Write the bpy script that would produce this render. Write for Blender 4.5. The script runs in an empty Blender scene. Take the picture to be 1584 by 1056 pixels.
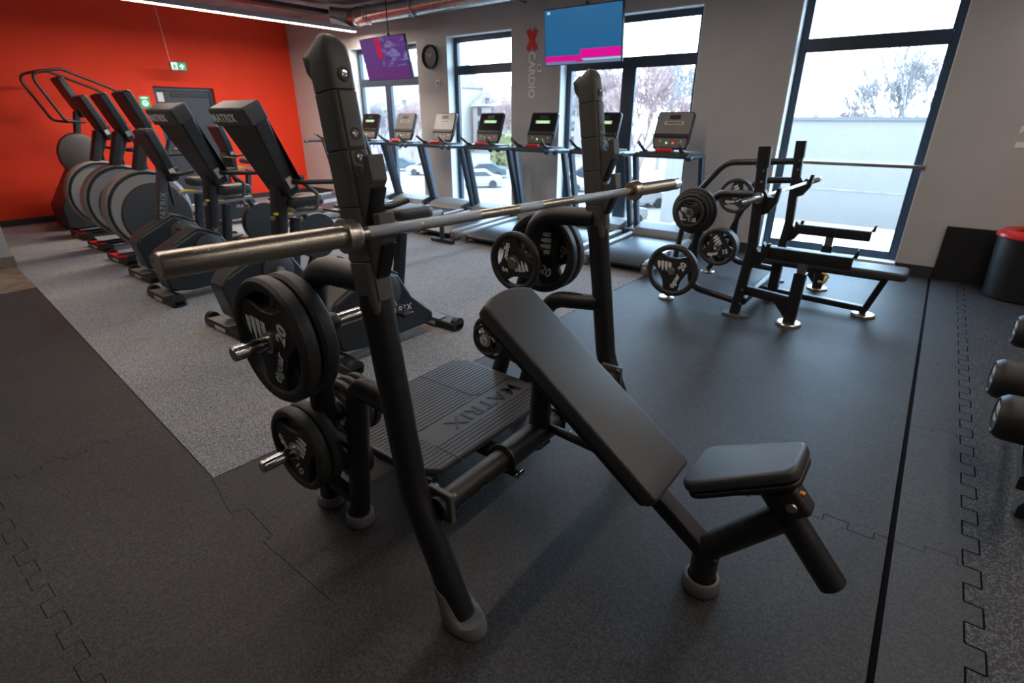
import bpy, bmesh, math, random
from mathutils import Vector, Matrix
PI = math.pi
sc = bpy.context.scene
C = sc.collection
random.seed(7)

# ---------------------------------------------------------------- camera
F_PX = 812.0
PITCH = math.atan(347 / F_PX)
YAW = math.atan(683 / F_PX * math.cos(PITCH))
cd = bpy.data.cameras.new('camera')
cam = bpy.data.objects.new('camera', cd)
C.objects.link(cam)
cd.sensor_width = 36.0
cd.lens = F_PX / 1584 * 36.0
cd.clip_end = 500
cam.location = (0, 0, 1.55)
cam.rotation_euler = (PI / 2 - PITCH, 0, YAW)
cd.dof.use_dof = True
cd.dof.focus_distance = 2.1
cd.dof.aperture_fstop = 3.2
sc.camera = cam

# ---------------------------------------------------------------- view + sky
sc.view_settings.view_transform = 'Standard'
sc.view_settings.look = 'None'
sc.view_settings.gamma = 1.0
sc.view_settings.use_curve_mapping = False
sc.view_settings.exposure = 0.5
w = bpy.data.worlds.new('overcast_sky')
sc.world = w
w.use_nodes = True
nt = w.node_tree
bg = nt.nodes['Background']
tc = nt.nodes.new('ShaderNodeTexCoord')
sp = nt.nodes.new('ShaderNodeSeparateXYZ')
rp = nt.nodes.new('ShaderNodeValToRGB')
nt.links.new(tc.outputs['Generated'], sp.inputs[0])
nt.links.new(sp.outputs['Z'], rp.inputs[0])
nt.links.new(rp.outputs[0], bg.inputs[0])
rp.color_ramp.elements[0].position = 0.0
rp.color_ramp.elements[0].color = (0.58, 0.80, 1.0, 1)
rp.color_ramp.elements[1].position = 0.6
rp.color_ramp.elements[1].color = (0.46, 0.71, 1.0, 1)
SKY = 9.5
bg.inputs[1].default_value = SKY

# windows along the grey wall: (x0, x1, z0, z1)
WALL_Y = 6.85
GLASS_Y = 7.05
WINS = [(-9.10, -7.29, 0.10, 2.70), (-6.62, -5.30, 0.10, 2.72), (-4.46, -2.53, 0.10, 2.74), (-1.51, -0.115, 0.10, 2.80)]
# daylight from the overcast sky arriving through each window (cool), outside the glass
def area(name, loc, rot, sx, sy, power, col, spread=PI):
    l = bpy.data.lights.new(name, 'AREA')
    l.shape = 'RECTANGLE'; l.size = sx; l.size_y = sy
    l.energy = power; l.color = col; l.spread = spread
    o = bpy.data.objects.new(name, l)
    o.location = loc; o.rotation_euler = rot
    C.objects.link(o)
    o.visible_glossy = True
    return o
for i, (x0, x1, z0, z1) in enumerate(WINS):
    o = area('window_daylight', ((x0 + x1) / 2, GLASS_Y + 0.16, (z0 + z1) / 2), (-PI / 2, 0, 0), x1 - x0, z1 - z0, 10, (1, 1, 1))
    o.data.cycles.is_portal = True
# ceiling LED strip lamps (same fittings as the visible one)
STRIPS = [(-8.52, 2.9, 6.60), (-5.2, -1.0, 4.2), (-2.4, -0.6, 5.6), (0.9, 0.0, 6.2), (3.4, 0.0, 6.2)]
STRIP_Z = 2.90
LED = (1.0, 0.86, 0.74)
for i, (x, y0, y1) in enumerate(STRIPS):
    pw = 100 if i == 0 else (24, 20, 20, 14)[i - 1]
    area('strip_lamp_light', (x, (y0 + y1) / 2, STRIP_Z - 0.012), (0, 0, 0), 0.045, y1 - y0, pw, LED)

# ---------------------------------------------------------------- materials
def mat(name, col, rough=0.5, metal=0.0, spec=0.5, noise=0.0, nscale=60.0, bump=0.0, bscale=300.0, coat=0.0, col2=None, rvar=0.0):
    m = bpy.data.materials.new(name); m.use_nodes = True
    t = m.node_tree; b = t.nodes['Principled BSDF']
    b.inputs['Roughness'].default_value = rough
    b.inputs['Metallic'].default_value = metal
    b.inputs['Specular IOR Level'].default_value = spec
    b.inputs['Coat Weight'].default_value = coat
    tcn = t.nodes.new('ShaderNodeTexCoord')
    n = t.nodes.new('ShaderNodeTexNoise'); n.inputs['Scale'].default_value = nscale
    n.inputs['Detail'].default_value = 3
    t.links.new(tcn.outputs['Object'], n.inputs['Vector'])
    r = t.nodes.new('ShaderNodeValToRGB')
    c2 = col2 or tuple(min(1, c * (1 + noise)) for c in col)
    c1 = col if col2 else tuple(c * (1 - noise) for c in col)
    r.color_ramp.elements[0].position = 0.38; r.color_ramp.elements[1].position = 0.62
    r.color_ramp.elements[0].color = (*c1, 1); r.color_ramp.elements[1].color = (*c2, 1)
    t.links.new(n.outputs['Fac'], r.inputs[0]); t.links.new(r.outputs[0], b.inputs['Base Color'])
    if rvar:
        n3 = t.nodes.new('ShaderNodeTexNoise'); n3.inputs['Scale'].default_value = 1.3; n3.inputs['Detail'].default_value = 5
        t.links.new(tcn.outputs['Object'], n3.inputs['Vector'])
        mr = t.nodes.new('ShaderNodeMapRange')
        mr.inputs[1].default_value = 0.3; mr.inputs[2].default_value = 0.7
        mr.inputs[3].default_value = rough - rvar; mr.inputs[4].default_value = rough + rvar
        t.links.new(n3.outputs['Fac'], mr.inputs[0]); t.links.new(mr.outputs[0], b.inputs['Roughness'])
    if bump:
        n2 = t.nodes.new('ShaderNodeTexNoise'); n2.inputs['Scale'].default_value = bscale; n2.inputs['Detail'].default_value = 2
        t.links.new(tcn.outputs['Object'], n2.inputs['Vector'])
        bp = t.nodes.new('ShaderNodeBump'); bp.inputs['Strength'].default_value = bump; bp.inputs['Distance'].default_value = 0.002
        t.links.new(n2.outputs['Fac'], bp.inputs['Height']); t.links.new(bp.outputs[0], b.inputs['Normal'])
    return m
def emis(name, col, strength):
    m = bpy.data.materials.new(name); m.use_nodes = True
    b = m.node_tree.nodes['Principled BSDF']
    b.inputs['Base Color'].default_value = (0.02, 0.02, 0.02, 1)
    b.inputs['Emission Color'].default_value = (*col, 1)
    b.inputs['Emission Strength'].default_value = strength
    return m
M = {}
M['frame'] = mat('black_powder_coat', (0.015, 0.015, 0.016), 0.34, 0.0, 0.6, 0.1, 900, 0.25, 1500)
M['cover'] = mat('dark_grey_plastic', (0.105, 0.103, 0.096), 0.50, 0, 0.5, 0.08, 400, 0.2, 900)
M['cover_black'] = mat('black_plastic', (0.012, 0.012, 0.012), 0.45, 0, 0.5, 0.1, 300)
M['pad'] = mat('black_vinyl', (0.048, 0.050, 0.054), 0.37, 0, 0.6, 0.05, 700, 0.25, 1200)
M['rubber'] = mat('black_rubber', (0.018, 0.018, 0.018), 0.48, 0, 0.5, 0.15, 500, 0.2, 900)
M['rubber_rim'] = mat('worn_black_rubber', (0.030, 0.029, 0.028), 0.5, 0, 0.5, 0.2, 60, 0.2, 900)
M['boot'] = mat('grey_rubber_foot', (0.15, 0.15, 0.155), 0.5, 0, 0.4, 0.1, 300)
M['chrome'] = mat('chrome', (0.72, 0.72, 0.73), 0.12, 1.0)
M['steel'] = mat('brushed_steel', (0.66, 0.60, 0.51), 0.30, 1.0, 0.5, 0.05, 200)
M['knurl'] = mat('knurled_steel', (0.52, 0.50, 0.47), 0.38, 1.0, 0.5, 0.15, 1500, 0.8, 2500)
M['brass'] = mat('brass_bushing', (0.45, 0.32, 0.14), 0.35, 1.0)
M['white_print'] = mat('white_print', (0.85, 0.85, 0.83), 0.5)
M['grey_print'] = mat('grey_print', (0.30, 0.30, 0.29), 0.5)
M['dark_print'] = mat('black_lettering', (0.02, 0.02, 0.022), 0.4)
M['orange'] = mat('orange_plastic', (0.75, 0.26, 0.02), 0.4)
M['yellow'] = mat('yellow_plastic', (0.80, 0.50, 0.03), 0.4)
M['red_plastic'] = mat('red_plastic', (0.70, 0.02, 0.02), 0.3)
M['tread_frame'] = mat('slate_metal', (0.055, 0.075, 0.100), 0.40, 0.2, 0.5, 0.05, 300)
M['tread_side'] = mat('silver_grey_plastic', (0.36, 0.36, 0.35), 0.40, 0.3)
M['belt'] = mat('treadmill_belt', (0.055, 0.064, 0.078), 0.34, 0, 0.5, 0.08, 500, 0.1, 600)
M['motor'] = mat('taupe_plastic', (0.16, 0.145, 0.13), 0.45)
M['console_grey'] = mat('console_grey_plastic', (0.22, 0.21, 0.20), 0.3, 0, 0.5)
M['console_dark'] = mat('console_black_glass', (0.012, 0.012, 0.013), 0.15, 0, 0.6)
M['console_shell'] = mat('console_shell', (0.050, 0.051, 0.053), 0.42, 0, 0.5, 0.05, 300)
M['console_body'] = mat('black_console_body', (0.022, 0.022, 0.024), 0.42, 0, 0.5, 0.05, 300)
M['navy'] = mat('charcoal_housing', (0.020, 0.025, 0.032), 0.35, 0, 0.5)
M['disc_grey'] = mat('light_grey_shroud', (0.27, 0.25, 0.235), 0.4, 0, 0.5)
M['disc_dark'] = mat('dark_grey_shroud', (0.05, 0.05, 0.052), 0.4)
M['led_green'] = emis('green_led_digits', (0.25, 0.9, 0.3), 1.2)
M['led_white'] = emis('white_led_panel', (0.75, 0.85, 0.62), 0.42)
M['led_blank'] = mat('pale_display_panel', (0.55, 0.54, 0.50), 0.3)
M['led_red'] = emis('red_led', (0.9, 0.1, 0.05), 0.9)
M['window_frame'] = mat('anthracite_frame', (0.035, 0.055, 0.080), 0.4)
M['jamb'] = mat('white_plaster_reveal', (0.74, 0.75, 0.76), 0.7, noise=0.02)
M['grey_wall'] = mat('grey_paint', (0.52, 0.51, 0.505), 0.75, noise=0.03, nscale=2.0, bump=0.15, bscale=220)
M['red_wall'] = mat('red_paint', (0.86, 0.055, 0.020), 0.72, 0, 0.25, noise=0.03, nscale=2.0, bump=0.25, bscale=160)
M['ceil'] = mat('dark_ceiling_paint', (0.32, 0.28, 0.29), 0.8, noise=0.1, nscale=4)
M['base'] = mat('charcoal_baseboard', (0.035, 0.035, 0.037), 0.5)
M['door'] = mat('charcoal_door', (0.035, 0.040, 0.046), 0.4)
M['galv'] = mat('galvanised_duct', (0.50, 0.49, 0.48), 0.28, 1.0, 0.5, 0.12, 14)
M['pale_wall'] = mat('pale_grey_paint', (0.42, 0.43, 0.44), 0.6)
M['tile_base'] = mat('beige_skirting_tile', (0.20, 0.18, 0.155), 0.5, noise=0.15, nscale=20)

def speck(name, base, dots, scale, thr, rough=0.6, big=0.0, bump=0.35):
    m = bpy.data.materials.new(name); m.use_nodes = True
    t = m.node_tree; b = t.nodes['Principled BSDF']; b.inputs['Roughness'].default_value = rough
    tcn = t.nodes.new('ShaderNodeTexCoord')
    n = t.nodes.new('ShaderNodeTexNoise'); n.inputs['Scale'].default_value = scale; n.inputs['Detail'].default_value = 2.5
    t.links.new(tcn.outputs['Object'], n.inputs['Vector'])
    r = t.nodes.new('ShaderNodeValToRGB')
    r.color_ramp.elements[0].position = thr[0]; r.color_ramp.elements[1].position = thr[1]
    r.color_ramp.elements[0].color = (*base, 1); r.color_ramp.elements[1].color = (*dots, 1)
    t.links.new(n.outputs['Fac'], r.inputs[0])
    out = r.outputs[0]
    if big:
        n2 = t.nodes.new('ShaderNodeTexNoise'); n2.inputs['Scale'].default_value = 1.1; n2.inputs['Detail'].default_value = 6
        n2.inputs['Roughness'].default_value = 0.6
        t.links.new(tcn.outputs['Object'], n2.inputs['Vector'])
        mr = t.nodes.new('ShaderNodeMapRange')
        mr.inputs[1].default_value = 0.3; mr.inputs[2].default_value = 0.7
        mr.inputs[3].default_value = 1 - big; mr.inputs[4].default_value = 1 + big
        t.links.new(n2.outputs['Fac'], mr.inputs[0])
        mx = t.nodes.new('ShaderNodeVectorMath'); mx.operation = 'SCALE'
        t.links.new(out, mx.inputs[0]); t.links.new(mr.outputs[0], mx.inputs['Scale'])
        out = mx.outputs[0]
    t.links.new(out, b.inputs['Base Color'])
    bp = t.nodes.new('ShaderNodeBump'); bp.inputs['Strength'].default_value = bump; bp.inputs['Distance'].default_value = 0.001
    t.links.new(n.outputs['Fac'], bp.inputs['Height']); t.links.new(bp.outputs[0], b.inputs['Normal'])
    return m
M['carpet'] = speck('speckled_grey_carpet', (0.09, 0.09, 0.09), (0.42, 0.42, 0.43), 165, (0.36, 0.64), 0.95, 0.12, 0.1)
M['mat'] = speck('black_rubber_mat', (0.014, 0.0135, 0.014), (0.060, 0.058, 0.059), 150, (0.38, 0.68), 0.56, 0.34)
M['mat_strip'] = speck('slate_rubber_mat', (0.026, 0.028, 0.032), (0.066, 0.071, 0.080), 150, (0.38, 0.68), 0.55, 0.2)
M['speck_floor'] = speck('speckled_rubber_floor', (0.010, 0.010, 0.012), (0.12, 0.127, 0.14), 150, (0.46, 0.66), 0.5, 0.1)
M['wood'] = mat('pale_wood_floor', (0.20, 0.15, 0.11), 0.5, noise=0.25, nscale=9)

# ---------------------------------------------------------------- mesh helpers
ORG = Vector((0, 0, 0))
def setorg(p):
    global ORG
    ORG = Vector(p)
def thing(name, label, cat, loc=(0, 0, 0), group=None, rz=0.0, local=False):
    o = bpy.data.objects.new(name, None); C.objects.link(o)
    o.empty_display_size = 0.1
    o.location = loc; o.rotation_euler = (0, 0, rz)
    o['label'] = label; o['category'] = cat
    if group: o['group'] = group
    setorg((0, 0, 0) if local else loc)
    return o
def obj(name, bm, m, parent=None, bevel=0.0, seg=2, smooth=40, label=None):
    if ORG.length > 0: bmesh.ops.translate(bm, verts=bm.verts, vec=-ORG)
    bmesh.ops.recalc_face_normals(bm, faces=bm.faces)
    me = bpy.data.meshes.new(name); bm.to_mesh(me); bm.free()
    ms = m if isinstance(m, (list, tuple)) else [m]
    for x in ms: me.materials.append(M[x] if isinstance(x, str) else x)
    if smooth:
        me.shade_smooth()
        me.set_sharp_from_angle(angle=math.radians(smooth))
    o = bpy.data.objects.new(name, me); C.objects.link(o)
    if parent: o.parent = parent
    if bevel:
        md = o.modifiers.new('bevel', 'BEVEL'); md.width = bevel; md.segments = seg; md.limit_method = 'ANGLE'
        md.angle_limit = math.radians(35)
        md.harden_normals = False
    if label: o['label'] = label
    return o
def tag(o, label=None, cat=None, group=None, kind=None):
    if label: o['label'] = label
    if cat: o['category'] = cat
    if group: o['group'] = group
    if kind: o['kind'] = kind
    return o
def struct(name, bm, m, parent=None, bevel=0.0):
    setorg((0, 0, 0))
    o = obj(name, bm, m, parent, bevel)
    if not parent: o['kind'] = 'structure'
    return o
def dup(root, loc, rz=None, label=None, group=None):
    r = root.copy(); C.objects.link(r); r.location = loc
    if rz is not None: r.rotation_euler = (r.rotation_euler[0], r.rotation_euler[1], rz)
    if label: r['label'] = label
    if group: r['group'] = group
    for ch in list(root.children):
        c = ch.copy(); C.objects.link(c); c.parent = r
        for g in list(ch.children):
            d = g.copy(); C.objects.link(d); d.parent = c
    return r
def B(): return bmesh.new()
def box(bm, c, s, R=None, mi=0):
    T = Matrix.Translation(Vector(c)) @ (R.to_4x4() if R is not None else Matrix.Identity(4)) @ Matrix.Diagonal((s[0], s[1], s[2], 1))
    g = bmesh.ops.create_cube(bm, size=1.0, matrix=T)
    for v in g['verts']:
        for f in v.link_faces: f.material_index = mi
    return bm
def bb(bm, x0, x1, y0, y1, z0, z1, mi=0):
    return box(bm, ((x0 + x1) / 2, (y0 + y1) / 2, (z0 + z1) / 2), (abs(x1 - x0), abs(y1 - y0), abs(z1 - z0)), None, mi)
def frame_of(d):
    d = d.normalized()
    up = Vector((0, 0, 1)) if abs(d.z) < 0.95 else Vector((1, 0, 0))
    a = d.cross(up).normalized(); b = a.cross(d).normalized()
    return a, b
def fillet(pts, r, n=8):
    pts = [Vector(p) for p in pts]
    out = [pts[0]]
    for i in range(1, len(pts) - 1):
        p0, p, p1 = pts[i - 1], pts[i], pts[i + 1]
        a = (p0 - p); b = (p1 - p)
        ang = a.angle(b)
        if ang > PI - 0.02: out.append(p); continue
        rr = r[i - 1] if isinstance(r, (list, tuple)) else r
        tl = min(rr / math.tan(ang / 2), a.length * 0.49, b.length * 0.49)
        q0 = p + a.normalized() * tl; q1 = p + b.normalized() * tl
        for k in range(n + 1):
            t = k / n
            out.append((1 - t) ** 2 * q0 + 2 * t * (1 - t) * p + t * t * q1)
    out.append(pts[-1])
    return out
def sweep(bm, pts, section, closed=False, cap=True, ref=None, mi=0, scale=None):
    """section: list of (a, b) offsets in the transported frame"""
    pts = [Vector(p) for p in pts]
    n = len(pts); rings = []
    def tang(i):
        if closed: return (pts[(i + 1) % n] - pts[i - 1]).normalized()
        if i == 0: return (pts[1] - pts[0]).normalized()
        if i == n - 1: return (pts[-1] - pts[-2]).normalized()
        return ((pts[i + 1] - pts[i]).normalized() + (pts[i] - pts[i - 1]).normalized()).normalized()
    t0 = tang(0)
    if ref is not None:
        a = Vector(ref); a = (a - a.dot(t0) * t0).normalized()
    else: a, _ = frame_of(t0)
    for i in range(n):
        t = tang(i)
        a = (a - a.dot(t) * t).normalized(); b = t.cross(a).normalized()
        k = scale[i] if scale else 1.0
        rings.append([bm.verts.new(pts[i] + a * (u * k) + b * (v * k)) for u, v in section])
    m = len(section)
    cnt = n if closed else n - 1
    for i in range(cnt):
        r0, r1 = rings[i], rings[(i + 1) % n]
        for j in range(m):
            f = bm.faces.new((r0[j], r0[(j + 1) % m], r1[(j + 1) % m], r1[j])); f.material_index = mi
    if cap and not closed:
        f = bm.faces.new(rings[0][::-1]); f.material_index = mi
        f = bm.faces.new(rings[-1]); f.material_index = mi
    return bm
def circ(r, n=16, r2=None):
    r2 = r if r2 is None else r2
    return [(r * math.cos(2 * PI * k / n), r2 * math.sin(2 * PI * k / n)) for k in range(n)]
def rrect(w, h, r, n=3):
    out = []
    for cx, cy, a0 in ((w / 2 - r, h / 2 - r, 0), (-w / 2 + r, h / 2 - r, 90), (-w / 2 + r, -h / 2 + r, 180), (w / 2 - r, -h / 2 + r, 270)):
        for k in range(n + 1):
            a = math.radians(a0 + 90 * k / n); out.append((cx + r * math.cos(a), cy + r * math.sin(a)))
    return out
def tube(bm, pts, r, n=16, closed=False, ref=None, r2=None, mi=0, cap=True, scale=None):
    return sweep(bm, pts, circ(r, n, r2), closed, cap, ref, mi, scale)
def bar(bm, p0, p1, w, h, r=0.006, ref=None, mi=0):
    return sweep(bm, [p0, p1], rrect(w, h, r), False, True, ref, mi)
def lathe(bm, prof, p0, axis, n=40, mi=0, closed=False):
    """prof: list of (r, t) with t measured along axis from p0"""
    p0 = Vector(p0); ax = Vector(axis).normalized(); a, b = frame_of(ax)
    rings = []
    for r, t in prof:
        if r < 1e-6: rings.append([bm.verts.new(p0 + ax * t)])
        else: rings.append([bm.verts.new(p0 + ax * t + (a * math.cos(2 * PI * k / n) + b * math.sin(2 * PI * k / n)) * r) for k in range(n)])
    prs = list(zip(rings[:-1], rings[1:]))
    if closed: prs.append((rings[-1], rings[0]))
    for r0, r1 in prs:
        for k in range(n):
            k2 = (k + 1) % n
            if len(r0) == 1 and len(r1) == 1: continue
            if len(r0) == 1: f = bm.faces.new((r0[0], r1[k], r1[k2]))
            elif len(r1) == 1: f = bm.faces.new((r0[k2], r0[k], r1[0]))
            else: f = bm.faces.new((r0[k], r1[k], r1[k2], r0[k2]))
            f.material_index = mi
    return bm
def cyl(bm, p0, p1, r, r1=None, n=24, mi=0):
    p0 = Vector(p0); p1 = Vector(p1); L = (p1 - p0).length
    r1 = r if r1 is None else r1
    return lathe(bm, [(0, 0), (r, 0), (r1, L), (0, L)], p0, p1 - p0, n, mi)
def prism(bm, poly, o, u, v, depth, mi=0):
    """poly [(a,b)] in plane o+a*u+b*v extruded along u x v by depth"""
    o = Vector(o); u = Vector(u); v = Vector(v); nrm = u.cross(v).normalized() * depth
    a = [bm.verts.new(o + u * x + v * y) for x, y in poly]
    b = [bm.verts.new(o + u * x + v * y + nrm) for x, y in poly]
    fs = [bm.faces.new(a[::-1]), bm.faces.new(b)]
    n = len(poly)
    for k in range(n): fs.append(bm.faces.new((a[k], a[(k + 1) % n], b[(k + 1) % n], b[k])))
    for f in fs: f.material_index = mi
    return bm
def rpoly(pts, r, n=4):
    """round the corners of a closed 2-D polygon"""
    P = [Vector((p[0], p[1], 0)) for p in pts]; out = []
    m = len(P)
    for i in range(m):
        p0, p, p1 = P[i - 1], P[i], P[(i + 1) % m]
        a = p0 - p; b = p1 - p
        ang = a.angle(b)
        rr = r[i] if isinstance(r, (list, tuple)) else r
        tl = min(rr / max(1e-4, math.tan(ang / 2)), a.length * 0.48, b.length * 0.48)
        q0 = p + a.normalized() * tl; q1 = p + b.normalized() * tl
        for k in range(n + 1):
            t = k / n
            q = (1 - t) ** 2 * q0 + 2 * t * (1 - t) * p + t * t * q1
            out.append((q.x, q.y))
    return out
_TEXT = {}
def text(bm, s, size, o, right, up, ext=0.001, bold=0.0, mi=0, align='CENTER', sx=1.0, shear=0.0, space=1.0):
    """adds lettering to bm, centred at o, reading along right, tops towards up"""
    key = (s, ext / size, bold, align, space, shear)
    if key not in _TEXT:
        cu = bpy.data.curves.new('lettering', 'FONT'); cu.body = s; cu.size = 1.0
        cu.extrude = ext / size; cu.offset = bold; cu.align_x = align; cu.align_y = 'CENTER'; cu.space_character = space
        cu.shear = shear; cu.resolution_u = 3
        to = bpy.data.objects.new('lettering_curve', cu); C.objects.link(to)
        dg = bpy.context.evaluated_depsgraph_get()
        me = bpy.data.meshes.new_from_object(to.evaluated_get(dg))
        bpy.data.objects.remove(to); bpy.data.curves.remove(cu)
        _TEXT[key] = ([v.co.copy() for v in me.vertices], [list(p.vertices) for p in me.polygons])
        bpy.data.meshes.remove(me)
    vs, fs = _TEXT[key]
    right = Vector(right).normalized(); up = Vector(up).normalized(); nz = right.cross(up)
    o = Vector(o)
    nv = [bm.verts.new(o + right * (v.x * size * sx) + up * (v.y * size) + nz * (v.z * size)) for v in vs]
    for f in fs:
        try:
            g = bm.faces.new([nv[i] for i in f]); g.material_index = mi
        except ValueError: pass
    return bm
def superpad(bm, L, W, T, corner=0.03, edge=0.014, taper=1.0, arch=0.0, n=6):
    """upholstered pad lying in XY, length along x from 0..L, thickness below z=0; returns bm"""
    lev = []
    for k in range(5):
        a = PI / 2 * k / 4
        lev.append((edge * (1 - math.sin(a)), -edge * (1 - math.cos(a))))      # inset, z from side to top (reversed below)
    prof = [(edge * 0.9, -T)] + [(0.2 * edge, -T + edge * 0.5), (0, -T + edge)] + [(edge - edge * math.cos(PI / 2 * k / 4), -edge + edge * math.sin(PI / 2 * k / 4)) for k in range(5)]
    rings = []
    for ins, z in prof:
        y0 = W / 2 - ins; y1 = W / 2 * taper - ins
        if arch: poly = rpoly([(ins + arch, -y0), (L - ins, -y1), (L - ins, y1), (ins + arch, y0), (ins + arch * 0.28, y0 * 0.55), (ins, 0), (ins + arch * 0.28, -y0 * 0.55)], [max(corner - ins, 0.004)] * 4 + [0.08, 0.12, 0.08], n)
        else: poly = rpoly([(ins, -y0), (L - ins, -y1), (L - ins, y1), (ins, y0)], max(corner - ins, 0.004), n)
        rings.append([bm.verts.new((x, y, z)) for x, y in poly])
    m = len(rings[0])
    for r0, r1 in zip(rings[:-1], rings[1:]):
        for j in range(m): bm.faces.new((r0[j], r0[(j + 1) % m], r1[(j + 1) % m], r1[j]))
    bm.faces.new(rings[0][::-1]); bm.faces.new(rings[-1])
    return bm
def xform(bm, mtx):
    bmesh.ops.transform(bm, matrix=mtx, verts=bm.verts)
    return bm
def axes(o, x, z):
    x = Vector(x).normalized(); z = Vector(z); z = (z - z.dot(x) * x).normalized(); y = z.cross(x)
    m = Matrix((x, y, z)).transposed().to_4x4(); m.translation = Vector(o)
    return m
V = Vector
X, Y, Z = V((1, 0, 0)), V((0, 1, 0)), V((0, 0, 1))

# ================================================================ SETTING
CEIL = 3.32
RX = -11.05
# floors
bm = B(); bb(bm, -11.3, 5.2, -6.2, 7.1, -0.3, 0.0)
struct('floor', bm, 'speck_floor')
setorg((0, 0, 0))
def flatpoly(name, pts, z0, z1, m, label, cat):
    bm = B(); prism(bm, pts, (0, 0, z0), X, Y, z1 - z0)
    o = obj(name, bm, m, smooth=0); tag(o, label, cat); return o
MZ = 0.010
flatpoly('carpet', [(-11.05, 1.30), (-8.0, 1.15), (-6.72, 1.06), (-2.32, 0.73), (-2.20, 2.5), (-2.19, 6.85), (-11.05, 6.85)], 0.0, 0.008, 'carpet', 'light grey speckled carpet under the cardio machines', 'carpet')
flatpoly('wood_floor', [(-11.05, -6), (-6.78, -6), (-6.74, 1.06), (-8.0, 1.15), (-11.05, 1.30)], 0.0, 0.009, 'wood', 'pale wood floor at the foot of the white wall end', 'floor covering')
flatpoly('rubber_mat', [(-6.76, -6), (0.196, -6), (0.196, 6.85), (-2.18, 6.85), (-2.19, 2.5), (-2.31, 0.72), (-6.72, 1.05)], 0.0, MZ, 'mat', 'large black rubber mat floor under the benches', 'mat')
# mat strip with jigsaw right edge
teeth = []
y = -3.0; sgn = 0
while y < 6.7:
    x0, x1 = (0.430, 0.482) if sgn == 0 else (0.482, 0.430)
    teeth += [(0.430 if sgn == 0 else 0.482, y), (0.430 if sgn == 0 else 0.482, y + 0.10)]
    y += 0.10; sgn = 1 - sgn
poly = [(0.217, -3.0)] + teeth + [(0.43, 6.84), (0.217, 6.84)]
o = flatpoly('rubber_edge_mat', poly, 0.0, MZ, 'mat_strip', 'narrow slate rubber mat strip with a jigsaw edge', 'mat')
edge_mat = o
flatpoly('rubber_flooring', teeth + [(0.43, 6.835), (5.2, 6.835), (5.2, -3.0)], 0.0, MZ, 'speck_floor', 'speckled black rubber flooring under the bin and the dumbbells', 'floor covering')
M['gap'] = mat('black_gap', (0.003, 0.003, 0.003), 0.9, 0, 0.1)
# seams cut between mat tiles
def seam(parent, pts, wd=0.004, z=MZ + 0.0004):
    bm = B()
    for (ax, ay), (bx, by) in zip(pts[:-1], pts[1:]):
        d = V((bx - ax, by - ay, 0))
        if d.length < 1e-5: continue
        n = V((-d.y, d.x, 0)).normalized() * wd / 2; e = d.normalized() * wd / 2
        a = V((ax, ay, z)) - e; b = V((bx, by, z)) + e
        vs = [bm.verts.new(q) for q in (a - n, b - n, b + n, a + n)]; bm.faces.new(vs)
    return obj('seam', bm, 'gap', parent, smooth=0)
rm = [q for q in C.objects if q.name == 'rubber_mat'][0]
def zig(x0, x1, y, step=0.09, amp=0.022):
    pts = []; x = x0; s = 0
    while x < x1 - 1e-4:
        yy = y + (amp if s else -amp); xe = min(x + step, x1)
        pts += [(x, yy), (xe, yy)]; x = xe; s = 1 - s
    return pts
M['seam_pale'] = mat('grey_seam', (0.085, 0.085, 0.088), 0.7)  # lighter grey for the seams farther along the mat
seam(rm, zig(-2.1, 0.198, 2.17), 0.0030)
for yy in (3.26, 4.30, 5.36): seam(rm, zig(-2.1, 0.198, yy), 0.0045).data.materials[0] = M['seam_pale']
for yy in (0.06, -1.0): seam(rm, zig(-4.6, 0.198, yy), 0.0025)
seam(rm, [(-2.31, 0.72), (-2.02, 0.66), (-1.99, 0.72), (-1.75, 0.70), (-1.75, 0.66), (-1.3, 0.66)], 0.0025)
seam(rm, [(y_, x_) for (x_, y_) in zig(-1.0, 0.70, -3.05)], 0.0025)
for xx in (-0.98,): seam(rm, [(q[1], q[0]) for q in zig(2.2, 6.8, xx)], 0.0045).data.materials[0] = M['seam_pale']
for yy in (2.21, 3.28, 4.32, 5.36): seam(edge_mat, zig(0.214, 0.44, yy, 0.1), 0.002)
bm = B(); 
for (a, b) in zip(poly[1:-2], poly[2:-1]):
    d = V((b[0] - a[0], b[1] - a[1], 0))
    if d.length < 1e-5: continue
    n = V((-d.y, d.x, 0)).normalized() * 0.0030
    a3 = V((a[0], a[1], MZ + 0.0004)); b3 = V((b[0], b[1], MZ + 0.0004))
    bm.faces.new([bm.verts.new(q) for q in (a3 - n, b3 - n, b3 + n, a3 + n)])
setorg((0, 0, 0))
obj('seam', bm, 'gap', edge_mat, smooth=0)
bm = B(); bb(bm, 0.197, 0.216, -3, 6.84, 0.0, 0.0015)
o = obj('mat_gap', bm, 'gap', rm, smooth=0)

# grey wall with openings
def wall_with_holes(bm, x0, x1, z0, z1, holes, y0, y1):
    xs = x0
    for (a, b, c, d) in holes:
        bb(bm, xs, a, y0, y1, z0, z1)
        if c > z0 + 0.001: bb(bm, a, b, y0, y1, z0, c)
        bb(bm, a, b, y0, y1, d, z1)
        xs = b
    bb(bm, xs, x1, y0, y1, z0, z1)
bm = B(); wall_with_holes(bm, -11.4, 5.4, -0.3, CEIL + 0.2, WINS, WALL_Y, WALL_Y + 0.34)
struct('wall_back', bm, 'grey_wall')
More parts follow.
